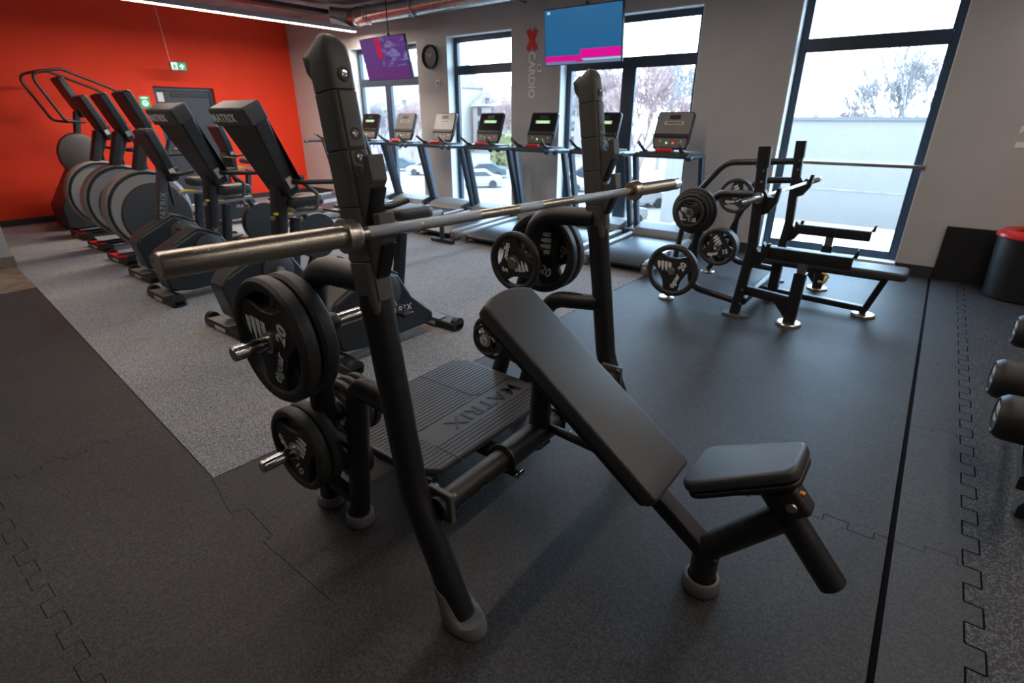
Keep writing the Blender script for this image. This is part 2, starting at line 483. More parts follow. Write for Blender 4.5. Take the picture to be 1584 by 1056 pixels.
# red wall with door recess
DY0, DY1, DZ = 4.15, 5.18, 2.04
bm = B()
bb(bm, RX - 0.2, RX, -6.2, DY0, -0.1, CEIL + 0.2); bb(bm, RX - 0.2, RX, DY1, 6.85, -0.1, CEIL + 0.2); bb(bm, RX - 0.2, RX, DY0, DY1, DZ, CEIL + 0.2)
struct('wall_left', bm, 'red_wall')
bm = B(); bb(bm, 5.2, 5.4, -6.2, 6.85, -0.1, CEIL + 0.2); struct('wall_right', bm, 'grey_wall')
bm = B(); bb(bm, RX - 0.2, 5.4, -6.4, -6.2, -0.1, CEIL + 0.2); struct('wall_front', bm, 'grey_wall')
bm = B(); bb(bm, -8.6, -8.0, -6.2, 1.15, 0.0, CEIL); struct('wall_stub', bm, 'pale_wall')
bm = B(); bb(bm, -8.62, -7.985, -6.2, 1.165, 0.009, 0.11); struct('baseboard_stub', bm, 'tile_base')
bm = B(); bb(bm, RX - 0.2, 5.4, -6.4, 7.2, CEIL, CEIL + 0.15); struct('ceiling', bm, 'ceil')
bm = B()
for x0, x1 in ((RX, -9.10), (-7.29, -6.62), (-5.30, -4.46), (-2.53, -1.51), (-0.115, 5.2)): bb(bm, x0, x1, WALL_Y - 0.014, WALL_Y, 0.0, 0.125)
struct('baseboard_back', bm, 'base')
bm = B(); bb(bm, RX, RX + 0.014, -6.2, DY0 - 0.05, 0.0, 0.10); bb(bm, RX, RX + 0.014, DY1 + 0.05, 6.84, 0.0, 0.10)
struct('baseboard_left', bm, 'base')
# door
bm = B(); bb(bm, RX - 0.14, RX - 0.10, DY0 + 0.05, DY1 - 0.05, 0.01, DZ - 0.05)
d1 = struct('door_1', bm, 'door')
bm = B()
bb(bm, RX - 0.15, RX - 0.07, DY0, DY0 + 0.06, 0.0, DZ); bb(bm, RX - 0.15, RX - 0.07, DY1 - 0.06, DY1, 0, DZ); bb(bm, RX - 0.15, RX - 0.07, DY0 + 0.06, DY1 - 0.06, DZ - 0.06, DZ)
obj('door_frame', bm, 'window_frame', d1, 0.004)
bm = B(); bb(bm, RX - 0.105, RX - 0.085, DY0 + 0.3, DY1 - 0.06, DZ - 0.16, DZ - 0.10); obj('door_closer', bm, 'cover_black', d1, 0.004)
bm = B(); tube(bm, fillet([(RX - 0.10, DY0 + 0.14, 1.02), (RX - 0.05, DY0 + 0.14, 1.02), (RX - 0.05, DY0 + 0.27, 1.02)], 0.01), 0.009, 10); obj('door_handle', bm, 'steel', d1)
bm = B(); bb(bm, RX - 0.099, RX - 0.096, DY0 + 0.08, DY0 + 0.18, 1.80, 1.95); obj('door_notice', bm, 'white_print', d1)

# windows: opening reveals, frames, glass
glass = bpy.data.materials.new('window_glass'); glass.use_nodes = True
gt = glass.node_tree; gt.nodes.remove(gt.nodes['Principled BSDF'])
go = gt.nodes['Material Output']; tr = gt.nodes.new('ShaderNodeBsdfTransparent'); gl = gt.nodes.new('ShaderNodeBsdfGlossy'); mx = gt.nodes.new('ShaderNodeMixShader')
tr.inputs[0].default_value = (0.95, 0.97, 0.98, 1); gl.inputs['Roughness'].default_value = 0.02; mx.inputs[0].default_value = 0.04
gt.links.new(tr.outputs[0], mx.inputs[1]); gt.links.new(gl.outputs[0], mx.inputs[2]); gt.links.new(mx.outputs[0], go.inputs[0])
M['glass'] = glass
def window(i, x0, x1, z0, z1, mull, trans, fw=0.075, mw=0.12, rail=None):
    setorg((0, 0, 0))
    bm = B(); y0, y1 = GLASS_Y - 0.035, GLASS_Y + 0.035
    bb(bm, x0, x0 + fw, y0, y1, z0, z1); bb(bm, x1 - fw, x1, y0, y1, z0, z1)
    bb(bm, x0 + fw, x1 - fw, y0, y1, z0, z0 + fw); bb(bm, x0 + fw, x1 - fw, y0, y1, z1 - fw, z1)
    bb(bm, x0 + fw, x1 - fw, y0, y1, trans - 0.05, trans + 0.05)
    if mull:
        bb(bm, mull - mw / 2, mull + mw / 2, y0 - 0.01, y1, z0 + fw, trans - 0.05)
    wi = struct('window_%d' % i, bm, 'window_frame', None, 0.004)
    bm = B()
    cells = [(x0 + fw, x1 - fw, trans + 0.05, z1 - fw)]
    if mull: cells += [(x0 + fw, mull - mw / 2, z0 + fw, trans - 0.05), (mull + mw / 2, x1 - fw, z0 + fw, trans - 0.05)]
    else: cells += [(x0 + fw, x1 - fw, z0 + fw, trans - 0.05)]
    for a, b, c, d in cells:
        g = B(); bb(g, a - 0.005, b + 0.005, GLASS_Y - 0.003, GLASS_Y + 0.003, c - 0.005, d + 0.005); obj('pane', g, 'glass', wi, smooth=0)
        # light gasket bead around each pane
        t = 0.016
        q = B()
        for (p0, p1, p2, p3) in ((a, a + t, c, d), (b - t, b, c, d), (a, b, c, c + t), (a, b, d - t, d)):
            bb(q, p0, p1, y0 - 0.004, y0 + 0.01, p2, p3)
        obj('bead', q, 'tread_frame', wi, smooth=0)
    # white plaster reveal lining
    bm = B(); t = 0.012
    bb(bm, x0, x0 + t, WALL_Y + 0.002, GLASS_Y - 0.036, z0, z1); bb(bm, x1 - t, x1, WALL_Y + 0.002, GLASS_Y - 0.036, z0, z1)
    bb(bm, x0 + t, x1 - t, WALL_Y + 0.002, GLASS_Y - 0.036, z1 - t, z1); bb(bm, x0 + t, x1 - t, WALL_Y + 0.002, GLASS_Y - 0.036, z0, z0 + t)
    obj('reveal', bm, 'jamb', wi, smooth=0)
    if rail:
        r = B(); bar(r, (x0 + 0.01, WALL_Y - 0.02, rail), (x1 + 0.02, WALL_Y - 0.02, rail), 0.035, 0.012, 0.004, Z)
        for xx in (x0 + 0.02, x1 - 0.0): box(r, (xx, WALL_Y - 0.008, rail), (0.03, 0.016, 0.05))
        o = obj('guard_rail', r, 'steel'); tag(o, 'thin steel guard rail across the tall right-hand window', 'rail')
window(1, *WINS[0], -8.28, 2.13)
window(2, *WINS[1], None, 2.24)
window(3, *WINS[2], -3.49, 2.20, mw=0.16)
window(4, *WINS[3], None, 2.25, rail=1.09)

# ================================================================ LED strips, ducts, signs, TVs
M['led_strip'] = emis('led_strip_diffuser', LED, 9.0)
first = None
for i, (x, y0, y1) in enumerate(STRIPS):
    t = thing('strip_light', 'long glowing strip light hanging in front of the red wall' if i == 0 else 'long strip light outside the top of the picture, over x %.0f' % x, 'light', (x, y0, STRIP_Z))
    if i: t['label'] = ['', 'ceiling strip light over the exercise bikes, above the picture', 'ceiling strip light left of the near bench, above the picture', 'ceiling strip light over the mat strip, above the picture', 'ceiling strip light at the dumbbell side, above the picture'][i]
    t['group'] = 'ceiling strip lights'
    bm = B(); bb(bm, x - 0.035, x + 0.035, y0, y1, STRIP_Z + 0.005, STRIP_Z + 0.07); obj('lamp_body', bm, 'ceil', t, 0.003)
    bm = B(); bb(bm, x - 0.026, x + 0.026, y0 + 0.01, y1 - 0.01, STRIP_Z - 0.008, STRIP_Z + 0.005); obj('diffuser', bm, 'led_strip', t)
    for yy in (y0 + 0.4, (y0 + y1) / 2, y1 - 0.5):
        bm = B(); cyl(bm, (x, yy, STRIP_Z + 0.07), (x, yy, CEIL - 0.002), 0.002, n=6); obj('suspension_wire', bm, 'steel', t)

# ventilation ducts below the ceiling near the window wall
t = thing('ventilation_duct', 'shiny round ventilation duct running along the window wall', 'duct', (-8.3, 6.42, 3.08))
bm = B(); tube(bm, [(-8.0, 6.56, 3.11), (-1.0, 6.56, 3.11)], 0.125, 28)
obj('pipe', bm, 'galv', t)
bm = B(); tube(bm, fillet([(-8.0, 6.56, 3.11), (-8.55, 6.56, 3.11), (-8.78, 6.32, 3.13)], 0.2), 0.135, 28)
for xx in (-8.1, -8.35):
    lathe(bm, [(0.137, 0), (0.148, 0.01), (0.148, 0.03), (0.137, 0.04)], (xx, 6.56, 3.11), X, 28)
obj('elbow', bm, 'galv', t)
for xx in (-6.98, -5.0):
    bm = B(); lathe(bm, [(0.127, 0), (0.145, 0.006), (0.145, 0.03), (0.127, 0.036)], (xx, 6.56, 3.11), X, 28)
    bb(bm, xx + 0.0, xx + 0.12, 6.50, 6.62, 3.20, 3.318); bb(bm, xx + 0.005, xx + 0.06, 6.42, 6.70, 2.965, 2.985)
    obj('hanger', bm, 'galv', t)
t = thing('cable_tray', 'dark cable tray under the ceiling beside the strip light', 'cable tray', (-8.9, 2.0, 3.2))
bm = B(); bb(bm, -9.02, -8.80, -2.0, 6.3, 3.16, 3.17); bb(bm, -9.02, -9.01, -2, 6.3, 3.17, 3.22); bb(bm, -8.81, -8.80, -2, 6.3, 3.17, 3.22)
obj('tray', bm, 'frame', t)
bm = B(); tube(bm, [(-8.93, -2, 3.185), (-8.93, 6.3, 3.185)], 0.012, 8); obj('cable', bm, 'red_plastic', t)

# exit sign hung in front of the red wall
M['exit_green'] = emis('exit_sign_green', (0.02, 0.35, 0.12), 0.8)
M['exit_white'] = emis('exit_sign_white', (0.8, 0.95, 0.85), 0.8)
def ony(px, py, yv): pass
t = thing('exit_sign', 'green and white exit sign with an arrow above the dark door', 'exit sign', (-10.6, 4.46, 2.34))
bm = B(); bb(bm, -10.62, -10.585, 4.33, 4.59, 2.27, 2.41); obj('sign_box', bm, 'cover', t, 0.004)
bm = B(); bb(bm, -10.585, -10.582, 4.345, 4.44, 2.285, 2.395); obj('pictogram_panel', bm, 'exit_white', t)
bm = B(); bb(bm, -10.585, -10.582, 4.445, 4.575, 2.285, 2.395); obj('arrow_panel', bm, 'exit_green', t)
bm = B(); prism(bm, [(0, 0.04), (-0.04, 0.0), (-0.04, -0.02), (-0.015, 0.0), (-0.015, -0.045), (0.015, -0.045), (0.015, 0.0), (0.04, -0.02), (0.04, 0.0)], (-10.582, 4.51, 2.342), Y, Z, 0.002); obj('arrow', bm, 'exit_white', t)
bm = B()
for (a, b, c, d) in ((4.385, 4.40, 2.365, 2.38), (4.375, 4.41, 2.32, 2.36), (4.37, 4.385, 2.29, 2.32), (4.40, 4.415, 2.29, 2.32)): bb(bm, -10.582, -10.580, a, b, c, d)
obj('running_figure', bm, 'exit_green', t)
bm = B(); tube(bm, [(-10.60, 4.345, 2.41), (-10.60, 4.30, CEIL)], 0.0035, 6); obj('cord', bm, 'white_print', t)
# small green wall sign left of door
t = thing('wall_sign', 'small green notice on the red wall left of the door', 'sign', (RX, 3.98, 1.78))
bm = B(); bb(bm, RX, RX + 0.006, 3.90, 4.06, 1.69, 1.88); obj('plate', bm, 'exit_green', t)
bm = B(); bb(bm, RX + 0.006, RX + 0.008, 3.93, 4.03, 1.84, 1.865); lathe(bm, [(0, 0.0), (0.05, 0.0), (0.05, 0.002), (0.03, 0.002), (0.03, 0.0)], (RX + 0.006, 3.98, 1.77), X, 16); obj('symbol', bm, 'exit_white', t)

M['wall_white'] = mat('pale_wall_lettering', (0.92, 0.90, 0.88), 0.6)
# clock, thermostat, switch
t = thing('wall_clock', 'round dark wall clock between the first two windows', 'clock', (-6.97, WALL_Y, 2.46))
cx, cz, r = -6.97, 2.45, 0.175
bm = B(); lathe(bm, [(r - 0.03, 0.0), (r, 0.0), (r, 0.04), (r - 0.012, 0.05), (r - 0.03, 0.035)], (cx, WALL_Y, cz), -Y, 40, closed=True); obj('rim', bm, 'cover_black', t)
bm = B(); lathe(bm, [(0, 0.02), (r - 0.028, 0.02), (r - 0.028, 0.0)], (cx, WALL_Y, cz), -Y, 40); obj('dial', bm, mat('clock_dial', (0.05, 0.035, 0.03), 0.5), t)
bm = B()
for k in range(12):
    a = k * PI / 6; d = V((math.sin(a), 0, math.cos(a))); c = V((cx, WALL_Y - 0.022, cz)) + d * 0.112
    p = V((math.cos(a), 0, -math.sin(a)))
    bar(bm, c - d * 0.014, c + d * 0.014, 0.008, 0.002, 0.0005, p)
obj('hour_marks', bm, 'console_grey', t)
for a, L, wd in ((math.radians(50), 0.07, 0.009), (math.radians(300), 0.10, 0.006)):
    bm = B(); d = V((math.sin(a), 0, math.cos(a))); c = V((cx, WALL_Y - 0.026, cz)); bar(bm, c - d * 0.01, c + d * L, wd, 0.002, 0.0005, V((math.cos(a), 0, -math.sin(a)))); obj('hand', bm, 'white_print', t)
def plate_sw(name, label, cx, cz, cat):
    t = thing(name, label, cat, (cx, WALL_Y, cz))
    bm = B(); bb(bm, cx - 0.04, cx + 0.04, WALL_Y - 0.012, WALL_Y, cz - 0.05, cz + 0.05); obj('plate', bm, 'wall_white', t, 0.004)
    bm = B(); bb(bm, cx - 0.022, cx + 0.022, WALL_Y - 0.016, WALL_Y - 0.012, cz - 0.028, cz + 0.028); obj('rocker', bm, 'grey_print', t, 0.002)
plate_sw('thermostat', 'small pale thermostat on the wall below the clock', -6.83, 2.06, 'thermostat')
plate_sw('light_switch', 'small pale switch plate beside the CARDIO lettering', -4.80, 2.19, 'switch')
# wall lettering
setorg((0, 0, 0))
M['wall_white'] = mat('pale_wall_lettering', (0.92, 0.90, 0.88), 0.6)
M['wall_red'] = mat('red_wall_lettering', (0.75, 0.015, 0.02), 0.5)
bm = B(); text(bm, 'CARDIO', 0.158, (-4.94, WALL_Y - 0.004, 2.10), -Z, X, 0.004, 0.030, sx=0.98, space=1.04)
tag(obj('wall_lettering', bm, 'wall_white', smooth=0), 'white CARDIO lettering running down the grey pier', 'lettering')
bm = B()
for s in (1, -1):
    prism(bm, rpoly([(-0.038, -0.145), (0.038, -0.145), (0.038, 0.145), (-0.038, 0.145)], 0.01), (-4.94, WALL_Y, 2.545), V((math.cos(0.50), 0, s * math.sin(0.50))), V((-s * math.sin(0.50), 0, math.cos(0.50))), 0.006 if s > 0 else 0.0075)
bm2 = bm
tag(obj('wall_emblem', bm2, 'wall_red', smooth=0), 'red X emblem on the grey pier above CARDIO', 'emblem')
bm = B(); text(bm, 'ARY', 0.36, (0.620, WALL_Y - 0.004, 1.545), -Z, X, 0.004, 0.02)
tag(obj('wall_lettering', bm, 'wall_white', smooth=0), 'large pale letters ending in RY on the grey wall at the right edge', 'lettering')
bm = B(); bb(bm, 0.214, 2.6, WALL_Y - 0.03, WALL_Y - 0.014, 0.012, 0.55)
tag(obj('wall_panel', bm, 'cover_black', bevel=0.003), 'low black panel against the grey wall behind the bin', 'panel')

# TVs
def tv(label, c, w_, h_, tilt, roll, painter, rz=0.0):
    t = thing('television', label, 'television', c, 'wall televisions')
    base = Matrix.Translation(c) @ Matrix.Rotation(rz, 4, 'Z') @ Matrix.Rotation(tilt, 4, 'X')
    def put(bm): return xform(bm, base)
    bm = B(); box(bm, (0, 0.0, 0), (w_, 0.045, h_)); obj('casing', put(bm), 'cover_black', t, 0.006)
    bm = B(); box(bm, (0, -0.0235, 0), (w_ - 0.02, 0.001, h_ - 0.02)); sm = painter(w_, h_); s = obj('screen', put(bm), sm, t, smooth=0)
    bm = B(); box(bm, (0, 0.045, 0), (0.3, 0.05, 0.25)); obj('bracket', put(bm), 'frame', t, 0.004)
    top = V(c) + V((0.0, 0.02, h_ / 2))
    bm = B(); tube(bm, [V(c) + V((0, 0.075, 0)), (c[0], c[1] + 0.075, CEIL)], 0.008, 10); cyl(bm, (c[0], c[1] + 0.075, c[2] + h_ / 2 + 0.0), (c[0], c[1] + 0.075, c[2] + h_ / 2 + 0.05), 0.022, n=12); obj('ceiling_pole', bm, 'frame', t)
def screen_mat(name, bands, w_, h_, swirl=0.0):
    """bands: list of (x0,x1,z0,z1,colour) in 0..1 screen units, painted over base"""
    m = bpy.data.materials.new(name); m.use_nodes = True
    t = m.node_tree; b = t.nodes['Principled BSDF']; b.inputs['Base Color'].default_value = (0.01, 0.01, 0.012, 1); b.inputs['Roughness'].default_value = 0.25
    tcn = t.nodes.new('ShaderNodeTexCoord'); s = t.nodes.new('ShaderNodeSeparateXYZ'); t.links.new(tcn.outputs['Generated'], s.inputs[0])
    base = t.nodes.new('ShaderNodeRGB'); base.outputs[0].default_value = (*bands[0], 1); cur = base.outputs[0]
    def step(sock, v, gt=True):
        n = t.nodes.new('ShaderNodeMath'); n.operation = 'GREATER_THAN' if gt else 'LESS_THAN'; t.links.new(sock, n.inputs[0]); n.inputs[1].default_value = v; return n.outputs[0]
    def mul(a, c):
        n = t.nodes.new('ShaderNodeMath'); n.operation = 'MULTIPLY'; t.links.new(a, n.inputs[0]); t.links.new(c, n.inputs[1]); return n.outputs[0]
    if swirl:
        nz = t.nodes.new('ShaderNodeTexNoise'); nz.inputs['Scale'].default_value = 5; nz.inputs['Detail'].default_value = 5; nz.inputs['Distortion'].default_value = 1.2
        t.links.new(tcn.outputs['Generated'], nz.inputs['Vector'])
        mrr = t.nodes.new('ShaderNodeMapRange'); mrr.inputs[1].default_value = 0.5; mrr.inputs[2].default_value = 0.75; mrr.inputs[4].default_value = swirl
        t.links.new(nz.outputs['Fac'], mrr.inputs[0])
        msk = mul(mrr.outputs[0], mul(step(s.outputs[0], 0.42), step(s.outputs[2], 0.25)))
        mxx = t.nodes.new('ShaderNodeMixRGB'); t.links.new(msk, mxx.inputs[0]); t.links.new(cur, mxx.inputs[1]); mxx.inputs[2].default_value = (0.35, 0.42, 0.75, 1); cur = mxx.outputs[0]
    for (a, b2, c, d, col) in bands[1:]:
        msk = mul(mul(step(s.outputs[0], a), step(s.outputs[0], b2, False)), mul(step(s.outputs[2], c), step(s.outputs[2], d, False)))
        mxx = t.nodes.new('ShaderNodeMixRGB'); t.links.new(msk, mxx.inputs[0]); t.links.new(cur, mxx.inputs[1]); mxx.inputs[2].default_value = (*col, 1); cur = mxx.outputs[0]
    t.links.new(cur, b.inputs['Emission Color']); b.inputs['Emission Strength'].default_value = 0.62
    return m
tv('flat television hanging above the treadmills with a blue and pink screen', (-3.73, 6.2, 2.445), 1.06, 0.61, 0.10, 0,
   lambda a, b: screen_mat('tv_blue_pink', [(0.015, 0.13, 0.30), (0.04, 0.08, 0.92, 0.97, (0.5, 0.7, 0.8)), (0, 0.5, 0.05, 0.16, (0.75, 0.0, 0.32)), (0.48, 1.0, 0.10, 0.26, (0.80, 0.0, 0.33)), (0, 1, 0.0, 0.055, (0.16, 0.22, 0.42)), (0.5, 1, 0.055, 0.09, (0.45, 0.6, 0.75)), (0.42, 0.52, 0.03, 0.075, (0.5, 0.03, 0.15))], a, b), rz=0.02)
tv('smaller-looking television near the corner with a violet and red screen', (-7.30, 6.2, 2.40), 1.06, 0.61, 0.22, 0,
   lambda a, b: screen_mat('tv_violet', [(0.085, 0.035, 0.20), (0.34, 0.46, 0.52, 0.98, (0.45, 0.01, 0.06)), (0, 1, 0.0, 0.3, (0.10, 0.03, 0.17))], a, b, 0.55), rz=0.0)

# ================================================================ WEIGHT PLATES
def plate(R, th, label, num, rot=0.0, group='weight plates on the near bench', brand=True, stripes=4, hole=0.026, name='weight_plate'):
    """plate lying with its axis along +Y, front face at y=0 facing -Y, body behind (y 0..th); centre at origin"""
    t = thing(name, label, 'weight plate', (0, 0, 0), group, local=True)
    Ri = R * 0.80
    bm = B()
    # outer ring
    lathe(bm, [(Ri, th * 0.18), (Ri + 0.004, th * 0.10), (R * 0.87, 0.0), (R * 0.955, th * 0.04), (R, th * 0.22), (R, th * 0.80), (R * 0.96, th * 0.97), (Ri + 0.004, th * 0.95), (Ri, th * 0.85)], (0, 0, 0), Y, 64, closed=True)
    # notches at three grips seen on the rim
    o = obj('rim', bm, 'rubber_rim', t)
    # web with three openings
    bm = B(); n = 96; rings = []
    y0, y1 = th * 0.16, th * 0.86
    def rin(a):
        best = 1e9
        for c in (90, 210, 330):
            d = (a - c + 180) % 360 - 180
            best = min(best, abs(d))
        if best < 40:
            q = best / 40.0
            return R * (0.50 + 0.30 * q ** 3.0)
        return Ri + 0.002
    for k in range(n):
        a = 360.0 * k / n; ca, sa = math.cos(math.radians(a)), math.sin(math.radians(a))
        ro = rin(a)
        rings.append([bm.verts.new((ca * q, yy, sa * q)) for q, yy in ((hole, y0 - 0.002), (R * 0.22, y0 - 0.003), (ro - 0.004, y0), (ro, y0 + 0.005), (ro, y1 - 0.004), (ro - 0.004, y1), (hole, y1))])
    for k in range(n):
        a, b = rings[k], rings[(k + 1) % n]
        for j in range(7): bm.faces.new((a[j], a[(j + 1) % 7], b[(j + 1) % 7], b[j]))
    obj('web', bm, 'rubber', t)
    bm = B(); lathe(bm, [(hole - 0.001, -0.0), (hole + 0.008, -0.0), (hole + 0.008, th * 0.2), (hole - 0.001, th * 0.2)], (0, 0.0, 0), Y, 32, closed=True)
    obj('steel_bushing', bm, 'steel', t)
    # claw stripes
    ys = y0 - 0.0035
    bm = B()
    for k in range(stripes):
        x = R * (-0.52 + 0.145 * k)
        top = R * (0.36 - 0.02 * abs(k - 1.3)); bot = R * (0.02 - 0.06 * (1.5 - abs(k - 1.5)))
        w0 = R * 0.055
        prism(bm, [(x - w0, top), (x + w0, top - R * 0.02), (x + w0 * 1.1, (top + bot) / 2), (x + w0 * 0.6, bot), (x - w0 * 0.1, bot + R * 0.05), (x - w0 * 0.9, (top + bot) / 2)], (0, ys, 0), X, Z, 0.0008)
    if stripes: obj('claw_marks', bm, 'white_print', t, smooth=0)
    bm = B(); a = math.radians(68); rt = V((math.cos(a), 0, math.sin(a))); upv = V((-math.sin(a), 0, math.cos(a)))
    if brand:
        text(bm, 'tiguar', R * 0.25, V((0, ys, 0)) + rt * (-R * 0.28) - upv * (R * 0.30), rt, upv, 0.0004, 0.034); obj('lettering', bm, 'white_print', t, smooth=0); bm = B()
        text(bm, num, R * 0.32, V((0, ys, 0)) + rt * (R * 0.36) - upv * (R * 0.30), rt, upv, 0.0004, 0.030)
    else:
        text(bm, num, R * 0.34, V((R * 0.25, ys, -R * 0.45)), X, Z, 0.0004, 0.012); obj('weight_number', bm, 'white_print', t, smooth=0); bm = B()
        text(bm, 'tiguar', R * 0.22, V((-R * 0.35, ys, -R * 0.45)), X, Z, 0.0004, 0.012)
    obj('weight_number' if brand else 'lettering', bm, 'white_print', t, smooth=0)
    return t
def put_plate(t, p, rot, flip=False):
    """spin about the plate's own axis (world Y)"""
    t.location = p
    if flip: t.rotation_euler = (0, rot, PI)
    else: t.rotation_euler = (0, rot, 0)
_pl = {}
def add_plate(R, th, num, p, rot, label, group, flip=False, brand=True, stripes=4):
    key = (R, th, num, brand, stripes)
    if key not in _pl:
        t = plate(R, th, label, num, group=group, brand=brand, stripes=stripes); _pl[key] = t
    else:
        t = dup(_pl[key], p, None, label, group)
    t.location = p; t.rotation_euler = (0, rot, PI if flip else 0)
    t['label'] = label; t['group'] = group
    return t

# ================================================================ NEAR INCLINE BENCH
BX, BY = -1.15, 1.50
bench = thing('incline_bench', 'near black incline press bench with tall uprights and a spotter platform', 'weight bench', (BX, BY, 0))
def upright_x(z):
    if z < 0.46: return -0.890 + (-1.075 + 0.890) * z / 0.46
    return -1.075 + (-1.255 + 1.075) * (z - 0.46) / (1.73 - 0.46)
lean = (V((-1.255, 0, 1.73)) - V((-1.075, 0, 0.46))).normalized()      # up along the upright
fwd = V((-lean.z, 0, lean.x)) * -1                                     # forward normal of its front face
def P(x, y, z): return V((x, y, z))
for side, yU in ((-1, 0.878), (1, 2.148)):
    # leg tube
    bm = B(); pts = fillet([P(-0.890, yU, 0.045), P(-1.075, yU, 0.46), P(upright_x(1.10), yU, 1.10)], 0.35, 10)
    tube(bm, pts, 0.044, 24, ref=Y, r2=0.048)
    up = obj('upright', bm, 'frame', bench)
    # rubber boot
    bm = B()
    d = (P(-1.075, yU, 0.46) - P(-0.890, yU, 0.045)).normalized()
    b0 = P(-0.882, yU, 0.012)
    rings = []
    for k, (off, rr, rx) in enumerate(((0.0, 0.056, 0.078), (0.012, 0.061, 0.084), (0.04, 0.060, 0.080), (0.075, 0.056, 0.064), (0.12, 0.0525, 0.056), (0.14, 0.051, 0.053), (0.14, 0.046, 0.048))):
        c = b0 + V((d.x / d.z * off, 0, off))
        ring = []
        for q in range(28):
            a = 2 * PI * q / 28
            ring.append(bm.verts.new(c + V((rx * math.cos(a) + (0.010 if k < 3 else 0.0), rr * math.sin(a), 0.035 * (1 if k > 2 else 0) * -math.cos(a)))))
        rings.append(ring)
    for r0, r1 in zip(rings[:-1], rings[1:]):
        for q in range(28): bm.faces.new((r0[q], r0[(q + 1) % 28], r1[(q + 1) % 28], r1[q]))
    bm.faces.new(rings[0][::-1])
    obj('rubber_foot', bm, 'boot', bench)
    # plastic shroud, in three stacked segments with shadow gaps
    def at(z, off=0.0): return P(upright_x(z), yU, z) + fwd * off
    segs = ((1.060, 1.188), (1.191, 1.330), (1.333, 1.468), (1.471, 1.605))
    for (z0, z1) in segs:
        bm = B()
        pts = [at(z0), at(z1)]; scl = None
        if z0 == 1.060: pts = [at(1.040), at(1.052), at(1.080), at(z1)]; scl = [0.86, 0.95, 1, 1]
        sweep(bm, pts, rrect(0.078, 0.088, 0.018, 4), ref=Y, scale=scl)
        # front spine strip
        bar(bm, at(z0 + 0.004 if z0 > 1.07 else 1.08, 0.042), at(z1 - 0.001, 0.042), 0.050, 0.014, 0.004, Y)
        obj('shroud', bm, 'cover', bench, 0.0015, 1)
    # curved cap, swelling backwards
    bm = B()
    prof = [(1.608, 1.0, 0), (1.665, 1.01, 0), (1.695, 0.98, -0.003), (1.710, 0.85, -0.008), (1.718, 0.6, -0.012), (1.720, 0.3, -0.014)]
    pts = [at(z, o_) for z, s_, o_ in prof]
    sweep(bm, pts, rrect(0.079, 0.092, 0.024, 5), ref=Y, scale=[s_ for z, s_, o_ in prof])
    bx_ = [at(1.615, -0.030), at(1.660, -0.038), at(1.688, -0.040), at(1.705, -0.026)]
    sweep(bm, bx_, rrect(0.080, 0.05, 0.02, 4), ref=Y, scale=[0.5, 0.95, 1.0, 0.6])
    obj('cap', bm, 'cover', bench)
    # dark gap core
    bm = B(); bar(bm, at(1.05), at(1.63), 0.072, 0.080, 0.015, Y); obj('post_core', bm, 'cover_black', bench)
    # J hooks
    for zh in (1.286, 1.425):
        bm = B()
        o0 = at(zh, 0)
        u = fwd; v = lean
        poly = [(0.036, 0.008), (0.044, -0.006), (0.060, -0.016), (0.078, -0.014), (0.086, 0.0), (0.088, 0.026), (0.112, 0.026), (0.112, -0.036), (0.098, -0.052), (0.066, -0.108), (0.052, -0.132), (0.036, -0.138)]
        w0 = 0.050
        prism(bm, poly, o0 - Y * w0 / 2, v * 0 + u, v, w0 if u.cross(v).y > 0 else -w0)
        h = obj('bar_hook', bm, 'cover', bench, 0.003)
        bm = B()
        a = o0 + u * 0.104 + v * -0.054; b = o0 + u * 0.052 + v * -0.142
        bar(bm, a, b, 0.042, 0.008, 0.001, Y)
        obj('hook_pad', bm, 'cover_black', h)
    # bolts in recessed cups
    for zb in (1.640, 1.505, 1.450, 1.312, 1.165):
        bm = B(); c = at(zb, 0.0485 if zb < 1.6 else 0.0495); ax = fwd
        lathe(bm, [(0.0160, 0.0), (0.0160, 0.0012), (0.0100, 0.0012), (0.0100, 0.0)], c, ax, 20, closed=True)
        bo = obj('bolt_cup', bm, 'cover_black', bench)
        bm = B(); lathe(bm, [(0.0, 0.0005), (0.0040, 0.0005), (0.0042, 0.0022), (0.0082, 0.0018), (0.0088, 0.0), (0.0, 0.0)], c, ax, 20)
        obj('bolt', bm, 'chrome', bench)
